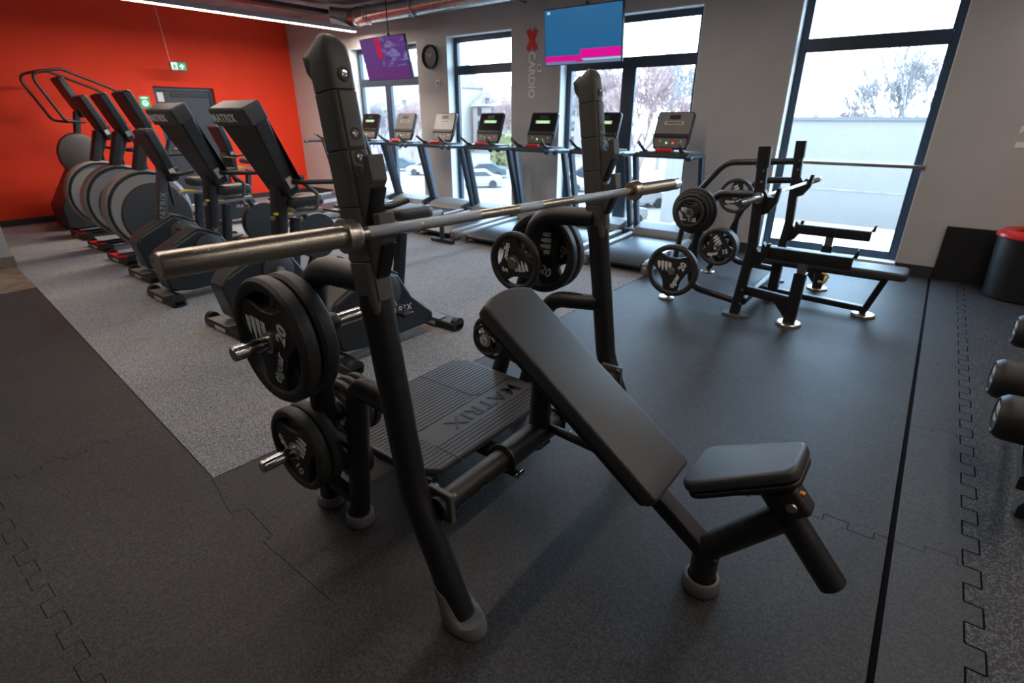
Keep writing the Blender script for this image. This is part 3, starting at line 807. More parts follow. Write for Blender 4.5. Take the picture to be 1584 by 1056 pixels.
# storage loops
for side, s in ((-1, 1), (1, -1)):
    def yy(v): return v if side < 0 else 3.026 - v
    bm = B()
    pts = fillet([P(-1.175, yy(0.885), 1.13), P(-1.50, yy(0.895), 1.115), P(-1.545, yy(0.90), 0.80), P(-1.745, yy(0.972), 0.035)], [0.16, 0.5], 12)
    tube(bm, pts, 0.044, 24); obj('storage_post', bm, 'frame', bench)
    bm = B()
    pts = fillet([P(-1.13, yy(0.89), 0.735), P(-1.385, yy(0.93), 0.715), P(-1.545, yy(0.972), 0.035)], [0.12], 12)
    tube(bm, pts, 0.040, 24); obj('rear_leg', bm, 'frame', bench)
    for (fx, fy, rr) in ((-1.745, 0.972, 0.056), (-1.545, 0.972, 0.056)):
        bm = B(); lathe(bm, [(0, 0.0), (rr, 0.0), (rr + 0.003, 0.008), (rr, 0.042), (rr - 0.006, 0.048), (rr - 0.012, 0.050), (rr - 0.014, 0.042)], (fx, yy(fy), 0.012), Z, 32)
        obj('rubber_foot', bm, 'boot', bench)
    # joining bracket between the two rear tubes
    bm = B(); bar(bm, P(-1.70, yy(0.955), 0.16), P(-1.525, yy(0.965), 0.13), 0.05, 0.04, 0.008); obj('bracket', bm, 'frame', bench); bm = B(); bar(bm, P(-1.62, yy(0.93), 0.46), P(-1.46, yy(0.945), 0.40), 0.03, 0.03, 0.006)
    obj('bracket', bm, 'frame', bench)
    def horn(z, y_in, y_out, px):
        bm = B(); cyl(bm, P(px, yy(y_in), z), P(px, yy(y_out), z), 0.0235, n=28)
        h = obj('weight_horn', bm, 'chrome', bench)
        bm = B(); d = 1 if y_out > y_in else -1
        lathe(bm, [(0.024, 0), (0.034, 0), (0.034, 0.03), (0.027, 0.04), (0.024, 0.04)], P(px, yy(y_in + d * 0.035), z), Y * (d * s), 24, closed=True)
        obj('horn_collar', bm, 'cover_black', h)
        bm = B(); lathe(bm, [(0, -0.001), (0.019, -0.001), (0.023, 0.006), (0.0237, 0.012)], P(px, yy(y_out + d * 0.001), z), Y * (-d * s), 24)
        obj('end_cap', bm, 'steel', h)
    horn(0.905, 0.895, 0.612, -1.515); horn(0.905, 0.895, 1.065, -1.515)
    horn(0.405, 0.942, 0.674, -1.645); horn(0.500, 0.935, 1.165, -1.620)
    if side < 0: horn(0.235, 0.955, 1.112, -1.690)

# crossbar, clamp, platform
bm = B(); tube(bm, [P(-1.005, 0.905, 0.40), P(-1.005, 2.12, 0.40)], 0.040, 24); obj('crossbar', bm, 'frame', bench)
for yv, s in ((0.922, 1), (2.104, -1)):
    bm = B(); box(bm, (-1.01, yv + s * 0.012, 0.40), (0.105, 0.02, 0.110)); obj('flange', bm, 'cover', bench, 0.004)
    for dx, dz in ((-0.040, 0.042), (0.040, 0.042), (0.040, -0.042), (-0.040, -0.042)):
        bm = B(); cyl(bm, P(-1.01 + dx, yv + s * 0.022, 0.40 + dz), P(-1.01 + dx, yv + s * 0.034, 0.40 + dz), 0.009, n=6); obj('bolt', bm, 'chrome', bench)
bm = B(); lathe(bm, [(0.041, 0), (0.050, 0), (0.050, 0.36), (0.041, 0.36)], P(-1.005, 1.235, 0.40), Y, 32, closed=True)
obj('clamp_sleeve', bm, 'frame', bench)
for yv in (1.245, 1.575):
    bm = B(); tube(bm, [P(-1.005 + 0.054 * math.cos(a), yv, 0.40 + 0.054 * math.sin(a)) for a in [2 * PI * k / 32 for k in range(32)]], 0.006, 8, closed=True)
    box(bm, (-0.955, yv, 0.362), (0.05, 0.012, 0.03))
    obj('clamp_band', bm, 'cover_black', bench)
    bm = B(); cyl(bm, P(-0.93, yv - 0.02, 0.365), P(-0.93, yv + 0.02, 0.365), 0.009, n=10); obj('bolt', bm, 'chrome', bench)
bm = B(); text(bm, 'MATRIX', 0.05, P(-1.005 + 0.0405 * math.cos(-0.55), 1.085, 0.40 + 0.0405 * math.sin(-0.55)), Y, V((-math.sin(-0.55) * -1, 0, math.cos(-0.55))) if False else V((0.52, 0, 0.85)), 0.0008, 0.0, sx=1.3, space=1.1)
obj('lettering', bm, 'cover', bench, smooth=0)
# seat spine: post, strut, backrest rail
SY = 1.475
bm = B(); cyl(bm, P(-1.005, SY, 0.42), P(-0.99, SY, 0.74), 0.042, n=28); obj('seat_post', bm, 'frame', bench)
bm = B(); tube(bm, [P(-1.0, 1.50, 0.42), P(-0.62, 1.50, 0.40)], 0.018, 12)
obj('strut', bm, 'frame', bench)
SY = 1.505
ba, bb_ = P(-1.208, SY, 0.945), P(-0.456, SY, 0.402)        # top surface of the backrest, upper -> lower end
du = (bb_ - ba).normalized(); nrm = V((-du.z, 0, du.x))
if nrm.z < 0: nrm = -nrm
bm = B(); superpad(bm, (bb_ - ba).length, 0.295, 0.060, 0.026, 0.012, 0.98, 0.035); 
# softened arched head end
xform(bm, axes(ba, du, nrm)); 
o = obj('backrest', bm, 'pad', bench, smooth=50)
bm = B(); superpad(bm, (bb_ - ba).length - 0.02, 0.285, 0.016, 0.03, 0.004, 0.98, 0.035); xform(bm, axes(ba - nrm * 0.060 + du * 0.01, du, nrm)); obj('backrest_board', bm, 'cover_black', bench)
# rectangular rail beneath backrest continuing to the rear foot
r0 = ba - nrm * 0.11 + du * 0.25; r1 = bb_ - nrm * 0.10 + du * 0.285
bm = B(); bar(bm, r0, r1, 0.075, 0.055, 0.008, Y); obj('backrest_rail', bm, 'frame', bench)
# seat
s0, s1 = P(-0.408, SY, 0.496), P(-0.110, SY, 0.660)
ds = (s1 - s0).normalized(); ns = V((-ds.z, 0, ds.x))
bm = B(); superpad(bm, (s1 - s0).length, 0.27, 0.042, 0.05, 0.014, 0.72); xform(bm, axes(s0, ds, ns)); obj('seat', bm, 'pad', bench, smooth=50)
bm = B(); superpad(bm, (s1 - s0).length - 0.01, 0.265, 0.018, 0.05, 0.006, 0.72); xform(bm, axes(s0 - ns * 0.043 + ds * 0.005, ds, ns)); obj('seat_board', bm, 'cover_black', bench)
# rear leg tube from foot up to the seat, angled outer sleeve
f0 = P(-0.315, SY, 0.04); f1 = P(-0.30, SY, 0.17); f2 = P(-0.13, SY, 0.40)
bm = B(); tube(bm, fillet([f0, P(-0.315, SY, 0.19), P(-0.115, SY, 0.435)], 0.10), 0.045, 26); obj('front_leg', bm, 'frame', bench)
bm = B(); lathe(bm, [(0, 0.0), (0.062, 0.0), (0.066, 0.008), (0.064, 0.040), (0.058, 0.050), (0.049, 0.052), (0.047, 0.042)], (-0.315, SY, 0.012), Z, 36); obj('rubber_foot', bm, 'boot', bench)
t0, t1 = P(-0.190, SY, 0.545), P(0.050, SY, 0.262)
bm = B(); tube(bm, [t0, t1], 0.041, 28); obj('telescoping_sleeve', bm, 'frame', bench)
td = (t1 - t0).normalized()
bm = B(); cyl(bm, t1, t1 + td * 0.004, 0.0405, 0.036, n=28); obj('sleeve_cap', bm, 'cover_black', bench)
bm = B(); tube(bm, [P(-0.185, SY, 0.535), P(-0.215, SY, 0.575)], 0.033, 20); box(bm, P(-0.232, SY, 0.520), (0.085, 0.07, 0.085), Matrix.Rotation(-0.5, 3, 'Y')); obj('seat_bracket', bm, 'frame', bench, 0.006)
for p in (P(-0.252, SY - 0.032, 0.540), P(-0.222, SY - 0.032, 0.494)):
    bm = B(); cyl(bm, p, p + V((0, -0.014, 0)), 0.010, n=12); obj('bolt', bm, 'chrome', bench)
# adjuster knob with orange lever
kc = P(-0.098, SY - 0.036, 0.530)
bm = B(); box(bm, (0, 0, 0), (0.095, 0.07, 0.066)); xform(bm, Matrix.Translation(kc) @ Matrix.Rotation(0.85, 4, 'Y')); k = obj('adjuster_knob', bm, 'rubber_rim', bench, 0.012, 2)
bm = B(); lathe(bm, [(0, 0.002), (0.006, 0.004), (0.013, 0.004), (0.016, 0.0)], kc + V((0.000, -0.035, -0.010)), -Y, 20); obj('spring', bm, 'steel', k)
bm = B(); sweep(bm, [kc + V(q) for q in ((-0.075, -0.010, 0.026), (-0.045, -0.012, 0.036), (-0.01, -0.012, 0.038), (0.022, -0.012, 0.034))], rrect(0.02, 0.010, 0.003), ref=Y, scale=[1.2, 1, 0.7, 0.9]); obj('lever', bm, 'orange', k, label='orange adjuster lever')
# spotter platform
PZ = 0.25
pc = rpoly([(-1.285, 1.20), (-1.285, 1.84), (-1.40, 2.02), (-1.90, 2.04), (-1.97, 1.96), (-1.97, 1.20), (-1.90, 1.125), (-1.40, 1.125)], 0.04)
bm = B(); prism(bm, pc, (0, 0, PZ - 0.03), X, Y, 0.03)
pf = obj('spotter_platform', bm, mat('grey_platform_plastic', (0.085, 0.085, 0.09), 0.42, noise=0.08, nscale=300), bench, 0.005)
bm = B()
for k in range(30):
    xx = -1.955 + 0.0228 * k
    if -1.56 < xx < -1.42:
        for (a, b) in ((1.145, 1.30), (2.0, 2.03)): 
            bb(bm, xx - 0.0022, xx + 0.0022, a, b, PZ, PZ + 0.0012)
    else:
        a = 1.145 + max(0, xx + 1.36) * 0.9; b = 2.015 - max(0, xx + 1.42) * 1.4
        bb(bm, xx - 0.0022, xx + 0.0022, a, b, PZ, PZ + 0.0012)
obj('grip_grooves', bm, 'dark_print', pf, smooth=0)
bm = B()
for (a, b) in (((-1.97, 1.72), (-1.60, 1.73)), ((-1.60, 1.73), (-1.57, 1.77)), ((-1.57, 1.77), (-1.57, 2.0)), ((-1.57, 1.66), (-1.56, 1.34)), ((-1.42, 1.30), (-1.25, 1.30))):
    bar(bm, (a[0], a[1], PZ + 0.001), (b[0], b[1], PZ + 0.001), 0.004, 0.0015, 0.0002)
obj('panel_line', bm, 'dark_print', pf, smooth=0)
bm = B(); text(bm, 'MATRIX', 0.115, (-1.485, 1.70, PZ + 0.0016), -Y, X, 0.001, 0.006, sx=1.12, space=1.12)
obj('lettering', bm, 'dark_print', pf, smooth=0)
bm = B()
bar(bm, P(-1.0, 1.50, 0.34), P(-1.26, 1.50, 0.19), 0.08, 0.04, 0.008, Y); bar(bm, P(-1.25, 1.50, 0.185), P(-1.90, 1.50, 0.185), 0.08, 0.04, 0.008, Y)
for yv in (1.17, 1.88): bar(bm, P(-1.30, yv, 0.20), P(-1.92, yv, 0.20), 0.04, 0.04, 0.006, Y)
bar(bm, P(-1.62, 1.15, 0.20), P(-1.62, 1.98, 0.20), 0.04, 0.04, 0.006)
obj('platform_frame', bm, 'frame', bench)
for yv in (1.36, 1.68):
    bm = B(); cyl(bm, P(-1.86, yv, 0.055), P(-1.86, yv, 0.2), 0.03, n=20); obj('platform_leg', bm, 'frame', bench)
    bm = B(); lathe(bm, [(0, 0.0), (0.045, 0.0), (0.045, 0.045), (0.03, 0.048)], (-1.86, yv, 0.012), Z, 24); obj('rubber_foot', bm, 'boot', bench)

# barbell on the near bench
def barbell(label, c, d, radius=0.014, mats=('steel', 'knurl'), sleeve='steel', half=0.655, slv=0.422):
    c = V(c); d = V(d).normalized()
    t = thing('barbell', label, 'barbell', c, 'barbells racked on the benches')
    bm = B(); cyl(bm, c - d * half, c + d * half, radius, n=24); sh = obj('shaft', bm, mats[0], t)
    for a, b in ((-0.62, -0.235), (0.235, 0.62), (-0.06, 0.06)):
        bm = B()
        segs = [(a, b)]
        if a != -0.06: 
            m = 0.455 if a > 0 else -0.455
            segs = [(a, m - 0.004), (m + 0.004, b)]
        for q0, q1 in segs: cyl(bm, c + d * q0, c + d * q1, radius + 0.0006, n=24)
        obj('knurling', bm, mats[1], sh)
    for s in (-1, 1):
        bm = B(); e = c + d * (s * half)
        lathe(bm, [(0.0145, -0.004), (0.034, -0.004), (0.037, 0.0), (0.037, 0.024), (0.041, 0.028), (0.041, 0.034), (0.0262, 0.035), (0.0258, 0.04), (0.0258, slv - 0.003), (0.0235, slv), (0, slv)], e, d * s, 36)
        sl = obj('sleeve', bm, sleeve, t)
        bm = B()
        for k in range(70):
            q = 0.05 + (slv - 0.11) * k / 69
            lathe(bm, [(0.0258, 0), (0.0264, 0.0012), (0.0258, 0.0024)], e + d * (s * q), d * s, 24)
        obj('grip_rings', bm, sleeve, sl)
        bm = B(); lathe(bm, [(0.0146, -0.006), (0.024, -0.006), (0.024, -0.0035)], e, d * s, 24); obj('bushing', bm, 'brass', sl)
    return t
b0, b1 = V((-1.082, 0.775, 1.287)), V((-0.985, 2.082, 1.268))
barbell('steel barbell resting across the uprights of the near bench', (b0 + b1) / 2, b1 - b0, 0.0145)

# plates on the near bench
G1 = 'weight plates on the near bench'
add_plate(0.205, 0.058, '20', (-1.515, 0.718, 0.905), 0.0, 'large 20 plate, outermost on the upper near horn of the near bench', G1)
add_plate(0.205, 0.058, '20', (-1.515, 0.783, 0.905), 0.5, 'large plate behind the outermost 20 on the near upper horn', G1)
add_plate(0.166, 0.050, '10', (-1.645, 0.800, 0.405), 2.0, 'medium 10 plate, outermost on the lower near horn of the near bench', G1)
add_plate(0.166, 0.050, '10', (-1.645, 0.856, 0.405), 0.9, 'medium plate behind the 10 on the lower near horn', G1)
for k in range(3):
    add_plate(0.118, 0.030, '2.5', (-1.620, 1.000 + 0.040 * k, 0.500), 0.3 + k, ['small plate closest to the post on the near inner horn', 'small plate in the middle of three on the near inner horn', 'small plate at the tip side of three on the near inner horn'][k], G1)
for k in range(2):
    add_plate(0.110, 0.032, '2.5', (-1.690, 1.032 + 0.036 * k, 0.235), 1.0 + k, ['lower small plate beneath the platform edge, nearer the post', 'lower small plate beneath the platform edge, outer one'][k], G1)
add_plate(0.205, 0.058, '20', (-1.515, 2.180, 0.905), 1.6, 'large 20 plate facing the viewer on the far upright horn', G1)
add_plate(0.205, 0.058, '20', (-1.515, 2.244, 0.905), 0.4, 'large plate behind the far 20 plate', G1)
add_plate(0.146, 0.036, '5', (-1.515, 1.965, 0.905), 2.93, 'medium 5 plate on the far inner horn above the backrest', G1)
add_plate(0.166, 0.050, '10', (-1.645, 2.17, 0.405), 0.2, 'medium plate low behind the backrest on the far horn', G1)
add_plate(0.085, 0.024, '1.25', (-1.620, 1.868, 0.500), 3.6, 'smallest 1.25 plate beside the spotter platform', G1, brand=False, stripes=0)
add_plate(0.118, 0.030, '2.5', (-1.620, 1.905, 0.500), 2.4, 'small plate behind the 1.25 plate beside the platform', G1)

# ================================================================ FAR FLAT BENCH
FY = 5.10
fb = thing('flat_bench', 'far black flat press bench with safety catches by the tall window', 'weight bench', (-1.05, FY, 0))
def disc_foot(name, x, y, r=0.075, parent=fb):
    bm = B(); lathe(bm, [(0, 0.0), (r, 0.0), (r, 0.012), (r - 0.008, 0.020), (0, 0.020)], (x, y, MZ + 0.001), Z, 28); obj(name, bm, 'steel', parent)
for s in (-1, 1):
    yU = FY + s * 0.64; 
    bm = B(); bar(bm, P(-1.07, yU, 0.03), P(-1.02, yU, 0.60), 0.075, 0.075, 0.012, Y); bar(bm, P(-1.02, yU, 0.60), P(-1.055, yU, 1.30), 0.075, 0.075, 0.012, Y)
    obj('upright', bm, 'frame', fb)
    bm = B(); bar(bm, P(-1.05, yU, 1.20), P(-1.056, yU, 1.35), 0.084, 0.088, 0.016, Y); obj('cap', bm, 'cover_black', fb)
    bm = B(); prism(bm, rpoly([(-0.09, -0.06), (0.06, -0.05), (0.13, 0.0), (0.06, 0.05), (-0.09, 0.06)], 0.03), (-1.07, yU, MZ + 0.001), X, Y, 0.018); obj('foot_plate', bm, 'boot', fb)
    for zz in (1.02, 0.60):
        bm = B(); prism(bm, [(0, 0.03), (0.03, -0.02), (0.07, -0.02), (0.085, 0.05), (0.11, 0.05), (0.10, -0.06), (0.05, -0.14), (0, -0.16)], (-1.0, yU - 0.028, zz - 0.01), X, Z, -0.056); obj('bar_hook', bm, 'cover_black', fb, 0.003)
    for zz in (0.13, 0.25, 1.18, 1.10):
        bm = B(); cyl(bm, P(-1.03, yU - 0.045, zz), P(-1.03, yU - 0.037, zz), 0.011, n=12); obj('bolt', bm, 'chrome', fb)
    # safety catch on its pillar
    yS = FY + s * 0.60
    bm = B(); bar(bm, P(-0.655, yS, 0.03), P(-0.645, yS, 0.44), 0.095, 0.085, 0.012, Y); obj('catch_pillar', bm, 'frame', fb)
    bm = B(); bar(bm, P(-0.645, yS, 0.42), P(-0.645, yS, 0.55), 0.07, 0.06, 0.008, Y); obj('catch_post', bm, 'cover', fb)
    bm = B(); bar(bm, P(-0.955, yS, 0.565), P(-0.33, yS, 0.565), 0.085, 0.09, 0.008, Y)
    for xx in (-0.955, -0.335): prism(bm, [(0, 0), (0.03, 0), (0.02 if xx < -0.5 else 0.03, 0.06), (0.0 if xx < -0.5 else 0.022, 0.06)] if xx > -0.5 else [(0, 0), (0.03, 0), (0.006, 0.03), (0, 0.03)], (xx - 0.0, yS - 0.04, 0.608), X, Z, -0.08)
    obj('safety_catch', bm, 'cover_black', fb, 0.003)
    disc_foot('floor_disc', -0.655, yS, 0.092)
    bm = B(); bar(bm, P(-1.03, yS + s * 0.02, 0.235), P(-0.66, yS, 0.20), 0.05, 0.075, 0.01, Y); prism(bm, [(0, 0), (0.10, 0), (0.10, -0.12)], (-0.80, yS - 0.03, 0.19), X, Z, -0.05); obj('side_rail', bm, 'frame', fb)
    # storage loop
    bm = B(); yL = FY + s * 0.58
    tube(bm, fillet([P(-1.05, yU, 1.00), P(-1.38, yL, 0.98), P(-1.50, yL, 0.62), P(-1.50, yL, 0.17), P(-1.06, yU, 0.13)], [0.12, 0.3, 0.13], 10), 0.030, 18); obj('storage_loop', bm, 'frame', fb)
    bm = B(); tube(bm, [P(-1.40, yL, 0.86), P(-1.70, yL - s * 0.02, 0.04)], 0.028, 16); obj('storage_leg', bm, 'frame', fb)
    disc_foot('floor_disc', -1.705, yL - s * 0.02, 0.07)
    for (zh, xh) in ((0.84, -1.50), (0.335, -1.60)):
        bm = B(); cyl(bm, P(xh, yL - s * 0.12, zh), P(xh, yL + s * 0.24, zh), 0.024, n=20); obj('weight_horn', bm, 'chrome', fb)
# upper tube joining to the back (second tall loop)
bm = B(); tube(bm, fillet([P(-1.06, FY + 0.64, 1.17), P(-1.70, FY + 0.62, 1.13), P(-2.02, FY + 0.60, 0.72), P(-2.10, FY + 0.60, 0.03)], [0.2, 0.4], 10), 0.030, 18)
obj('storage_loop', bm, 'frame', fb); disc_foot('floor_disc', -2.10, FY + 0.60, 0.07)
# seat and frame
bm = B(); superpad(bm, 1.17, 0.28, 0.065, 0.05, 0.018, 1.0); xform(bm, axes(P(-1.15, FY, 0.432), X, Z)); obj('bench_pad', bm, 'pad', fb, smooth=50)
bm = B(); bb(bm, -1.10, -0.10, FY - 0.06, FY + 0.06, 0.335, 0.372); obj('pad_rail', bm, 'frame', fb, 0.008)
bm = B(); bar(bm, P(-1.05, FY, 0.10), P(-0.22, FY, 0.07), 0.07, 0.05, 0.01, Y); obj('floor_rail', bm, 'frame', fb)
bm = B(); bar(bm, P(-0.215, FY, 0.03), P(-0.12, FY, 0.35), 0.06, 0.05, 0.01, Y); obj('support_leg', bm, 'frame', fb); bm = B(); bar(bm, P(-0.93, FY, 0.06), P(-0.93, FY, 0.35), 0.10, 0.08, 0.01, Y); obj('support_leg', bm, 'frame', fb)
bm = B(); bar(bm, P(-1.03, FY - 0.64, 0.14), P(-1.03, FY + 0.64, 0.14), 0.06, 0.06, 0.01); obj('crossbar', bm, 'frame', fb)
disc_foot('floor_disc', -0.205, FY, 0.09); disc_foot('floor_disc', -0.93, FY, 0.07)
bm = B(); tube(bm, fillet([P(-0.62, FY + 0.42, 0.22), P(-0.56, FY + 0.40, 0.20), P(-0.58, FY + 0.36, 0.14), P(-0.63, FY + 0.38, 0.14)], 0.02), 0.012, 8, closed=False); obj('pull_pin', bm, 'yellow', fb, label='yellow pull pin')
# barbell 2
barbell('bright steel barbell racked on the far flat bench', (-1.0 + 0.02, 5.07, 0.985), V((0.07, 1.0, 0.0)), 0.0135, sleeve='chrome', mats=('chrome', 'steel'))
G2 = 'weight plates on the far bench'
add_plate(0.225, 0.058, '20', (-1.60, 4.30, 0.335), 0.0, 'large 20 plate low on the near side of the far bench', G2)
for k, R_ in enumerate((0.118, 0.146, 0.166, 0.185)):
    num = ('1.25', '5', '10', '15')[k]
    add_plate(R_, 0.032, num, (-1.50, 4.27 + 0.036 * k, 0.84), 0.0, ['small 1.25 plate outermost on the upper horn of the far bench', 'second plate in the upper stack of the far bench', 'third plate in the upper stack of the far bench', 'innermost, widest plate in the upper stack of the far bench'][k], G2, brand=k > 0, stripes=4 if k else 3)
add_plate(0.166, 0.050, '10', (-1.50, 5.50, 0.84), 1.1, 'medium plate on the far upper horn behind the far bench upright', G2)
add_plate(0.190, 0.050, '15', (-1.58, 5.44, 0.335), 0.9, 'medium plate on the far lower horn of the far bench', G2)
add_plate(0.190, 0.050, '15', (-1.58, 5.495, 0.335), 1.9, 'plate behind the medium one on the far lower horn', G2)

# ================================================================ TREADMILLS
def treadmill(style, label):
    """origin at rear centre of the deck on the floor; deck runs to +Y"""
    t = thing('treadmill', label, 'treadmill', (0, 0, 0), 'treadmills along the window wall', local=True)
    L = 1.62
    for s in (-1, 1):
        bm = B(); prism(bm, [(0.0, 0.05), (0.0, 0.135), (0.04, 0.15), (1.20, 0.19), (1.20, 0.07), (0.1, 0.03)], (s * 0.37 + (0.035 if True else 0), 0, 0), Y, Z, -0.07 if False else 0.07)
        xform(bm, Matrix.Translation((-0.07 if True else 0, 0, 0)))
        obj('side_rail', bm, 'tread_side', t, 0.012, 2)
        bm = B(); bb(bm, s * 0.37 - 0.045, s * 0.37 + 0.045, -0.03, 0.05, 0.02, 0.125); ec = obj('end_cap', bm, 'motor', t, 0.012, 2)
        bm = B(); cyl(bm, (s * 0.37, -0.034, 0.085), (s * 0.37, -0.028, 0.085), 0.018, n=14); obj('cap_bolt', bm, 'steel', ec)
    bm = B(); prism(bm, [(0.0, 0.07), (-0.02, 0.095), (0.0, 0.125), (1.18, 0.155), (1.18, 0.10)], (-0.31, 0, 0), Y, Z, 0.62); obj('belt', bm, 'belt', t, smooth=60)
    bm = B(); bb(bm, -0.34, 0.34, 0.1, 1.6, 0.03, 0.09); obj('deck_frame', bm, 'frame', t)
    bm = B(); prism(bm, rpoly([(1.14, 0.05), (1.13, 0.175), (1.22, 0.245), (1.40, 0.29), (1.60, 0.27), (1.66, 0.20), (1.66, 0.05)], 0.03), (-0.36, 0, 0), Y, Z, 0.72); obj('motor_cover', bm, 'motor', t, 0.015, 3)
    for s in (-1, 1):
        bm = B(); bar(bm, (s * 0.415, 1.42, 0.14), (s * 0.405, 1.17, 1.12), 0.10, 0.05, 0.012, Y); obj('upright', bm, 'tread_frame', t)
        bm = B(); prism(bm, rpoly([(1.26, 0.02), (1.26, 0.20), (1.50, 0.22), (1.60, 0.02)], 0.03), (s * 0.415 - 0.04, 0, 0), Y, Z, 0.08); obj('upright_foot', bm, 'tread_frame', t, 0.01)
        bm = B(); tube(bm, fillet([(s * 0.40, 1.20, 1.13), (s * 0.40, 0.80, 1.14), (s * 0.40, 0.76, 1.12)], 0.03), 0.036, 16, r2=0.026); obj('side_handle', bm, 'tread_frame', t)
    bm = B(); tube(bm, fillet([(-0.40, 1.12, 1.13), (-0.20, 1.05, 1.13), (0.20, 1.05, 1.13), (0.40, 1.12, 1.13)], 0.08), 0.032, 16, r2=0.03); obj('cross_bar', bm, 'tread_frame', t)
    bm = B(); prism(bm, rpoly([(-0.30, 1.02), (0.30, 1.02), (0.36, 1.28), (-0.36, 1.28)], 0.04), (0, 0, 1.145), X, Y, 0.03); obj('tray', bm, 'cover', t, 0.008)
    bm = B(); cyl(bm, (-0.09, 1.02, 1.19), (0.10, 1.02, 1.19), 0.022, n=14); obj('heart_grip', bm, 'red_plastic', t, label='red grip')
    for s in (-1, 1):
        bm = B(); tube(bm, fillet([(s * 0.22, 1.08, 1.17), (s * 0.22, 0.98, 1.19), (s * 0.235, 0.90, 1.25)], 0.04), 0.017, 12); obj('grip_bar', bm, 'cover_black', t)
        bm = B(); tube(bm, [(s * 0.235, 0.905, 1.245), (s * 0.24, 0.865, 1.28)], 0.0185, 12); obj('grip_tip', bm, 'motor', t)
    # console
    w_, h_ = 0.44, 0.40
    m4 = axes((0, 1.16, 1.20), X, V((0, -0.93, 0.34)))      # local y runs up the face, local z faces the user
    face = 'console_grey' if style in (0, 3) else 'console_dark'
    def pl(poly, z0, z1, mname, nm, bev=0.0, parent=t):
        bm = B(); prism(bm, poly, (0, 0, z0), X, Y, z1 - z0); xform(bm, m4); return obj(nm, bm, mname, parent, bev, smooth=40)
    R2 = lambda a, b, c, d, r=0.01: rpoly([(a, c), (b, c), (b, d), (a, d)], r)
    pl(rpoly([(-0.19, 0.0), (0.19, 0.0), (0.22, 0.10), (0.22, 0.40), (0.20, 0.425), (-0.20, 0.425), (-0.22, 0.40), (-0.22, 0.10)], 0.02), -0.045, 0.0, 'cover_black', 'console', 0.006)
    pl(R2(-0.205, 0.205, 0.17, 0.41, 0.02), 0.0, 0.006, face, 'console_face', 0.002)
    pl(R2(-0.195, 0.195, 0.015, 0.125, 0.015), 0.0, 0.006, 'motor' if style != 1 else 'cover', 'key_panel', 0.002)
    pl(R2(-0.21, 0.21, 0.128, 0.168, 0.004), 0.0, 0.022, 'cover_black', 'reading_ledge', 0.003)
    pl(R2(-0.065, 0.065, 0.335, 0.385, 0.004), 0.006, 0.008, 'cover_black', 'top_display')
    d = pl(R2(-0.115, 0.115, 0.275, 0.315, 0.004), 0.006, 0.0085, 'led_blank' if style in (0, 3) else 'led_white', 'main_display')
    bm = B()
    for k in range(8):
        a = -0.085 + 0.0225 * k; prism(bm, [(a, 0.284), (a + 0.015, 0.284), (a + 0.015, 0.304 + 0.004 * (k % 2)), (a, 0.304 + 0.004 * (k % 2))], (0, 0, 0.0086), X, Y, 0.0008)
    xform(bm, m4); obj('digits', bm, 'cover_black' if style in (0, 3) else 'led_green', d, smooth=0)
    for (a, c, mm) in ((-0.05, 0.055, 'led_green'), (0.03, 0.055, 'led_red'), (-0.13, 0.075, 'led_blank'), (0.12, 0.075, 'led_blank')):
        pl(R2(a, a + 0.022, c, c + 0.022, 0.003), 0.006, 0.008, mm, 'key')
    pl(R2(-0.06, 0.06, -0.08, 0.03, 0.01), -0.04, -0.01, 'tread_frame', 'console_neck')
    return t
tm_x = [-2.55, -3.47, -4.40, -5.33, -6.26, -7.17, -8.08, -8.99]
tm_l = ['treadmill nearest the far bench with a pale grey console', 'treadmill half hidden behind the far upright of the near bench', 'treadmill with a dark console in front of the CARDIO pier', 'treadmill in front of the second window, dark rounded console', 'treadmill with a pale console in front of the clock pier', 'treadmill below the violet television, grey console', 'treadmill mostly hidden behind the near upright, by the corner window', 'treadmill in the corner by the red wall']
tm_s = [0, 1, 1, 2, 0, 3, 1, 2]
protos = {}
for i, (x, lab, st) in enumerate(zip(tm_x, tm_l, tm_s)):
    if st not in protos:
        protos[st] = treadmill(st, lab); t = protos[st]; t.location = (x, 5.12, 0.0085)
    else: t = dup(protos[st], (x, 5.12, 0.0085), None, lab)

# ================================================================ CARDIO ROW (riders face the viewer's left; consoles turn their backs)
def stabiliser(t, y, w_=0.58, col='motor', name='front_foot'):
    bm = B()
    prism(bm, rpoly([(-w_ / 2, -0.06), (w_ / 2, -0.06), (w_ / 2, 0.05), (w_ / 2 - 0.14, 0.09), (-w_ / 2 + 0.14, 0.09), (-w_ / 2, 0.05)], 0.02), (0, y, 0.0), X, Y, 0.065)
    f = obj(name, bm, 'cover_black', t, 0.015, 2)
    bm = B(); prism(bm, rpoly([(-w_ / 2 + 0.05, -0.055), (0.10, -0.055), (0.10, 0.04), (-w_ / 2 + 0.12, 0.07)], 0.01), (0, y, 0.065), X, Y, 0.006); obj('foot_cover', bm, col, f, 0.002)
    bm = B(); bb(bm, -0.10, 0.06, y - 0.064, y - 0.06, 0.015, 0.045); obj('rating_label', bm, 'led_blank', f)
    for s in (-1, 1):
        bm = B(); lathe(bm, [(0, 0), (0.052, 0), (0.052, 0.05), (0, 0.05)], (s * (w_ / 2 - 0.025) - 0.025, y, 0.05), X, 18); obj('transport_wheel', bm, 'rubber', f)
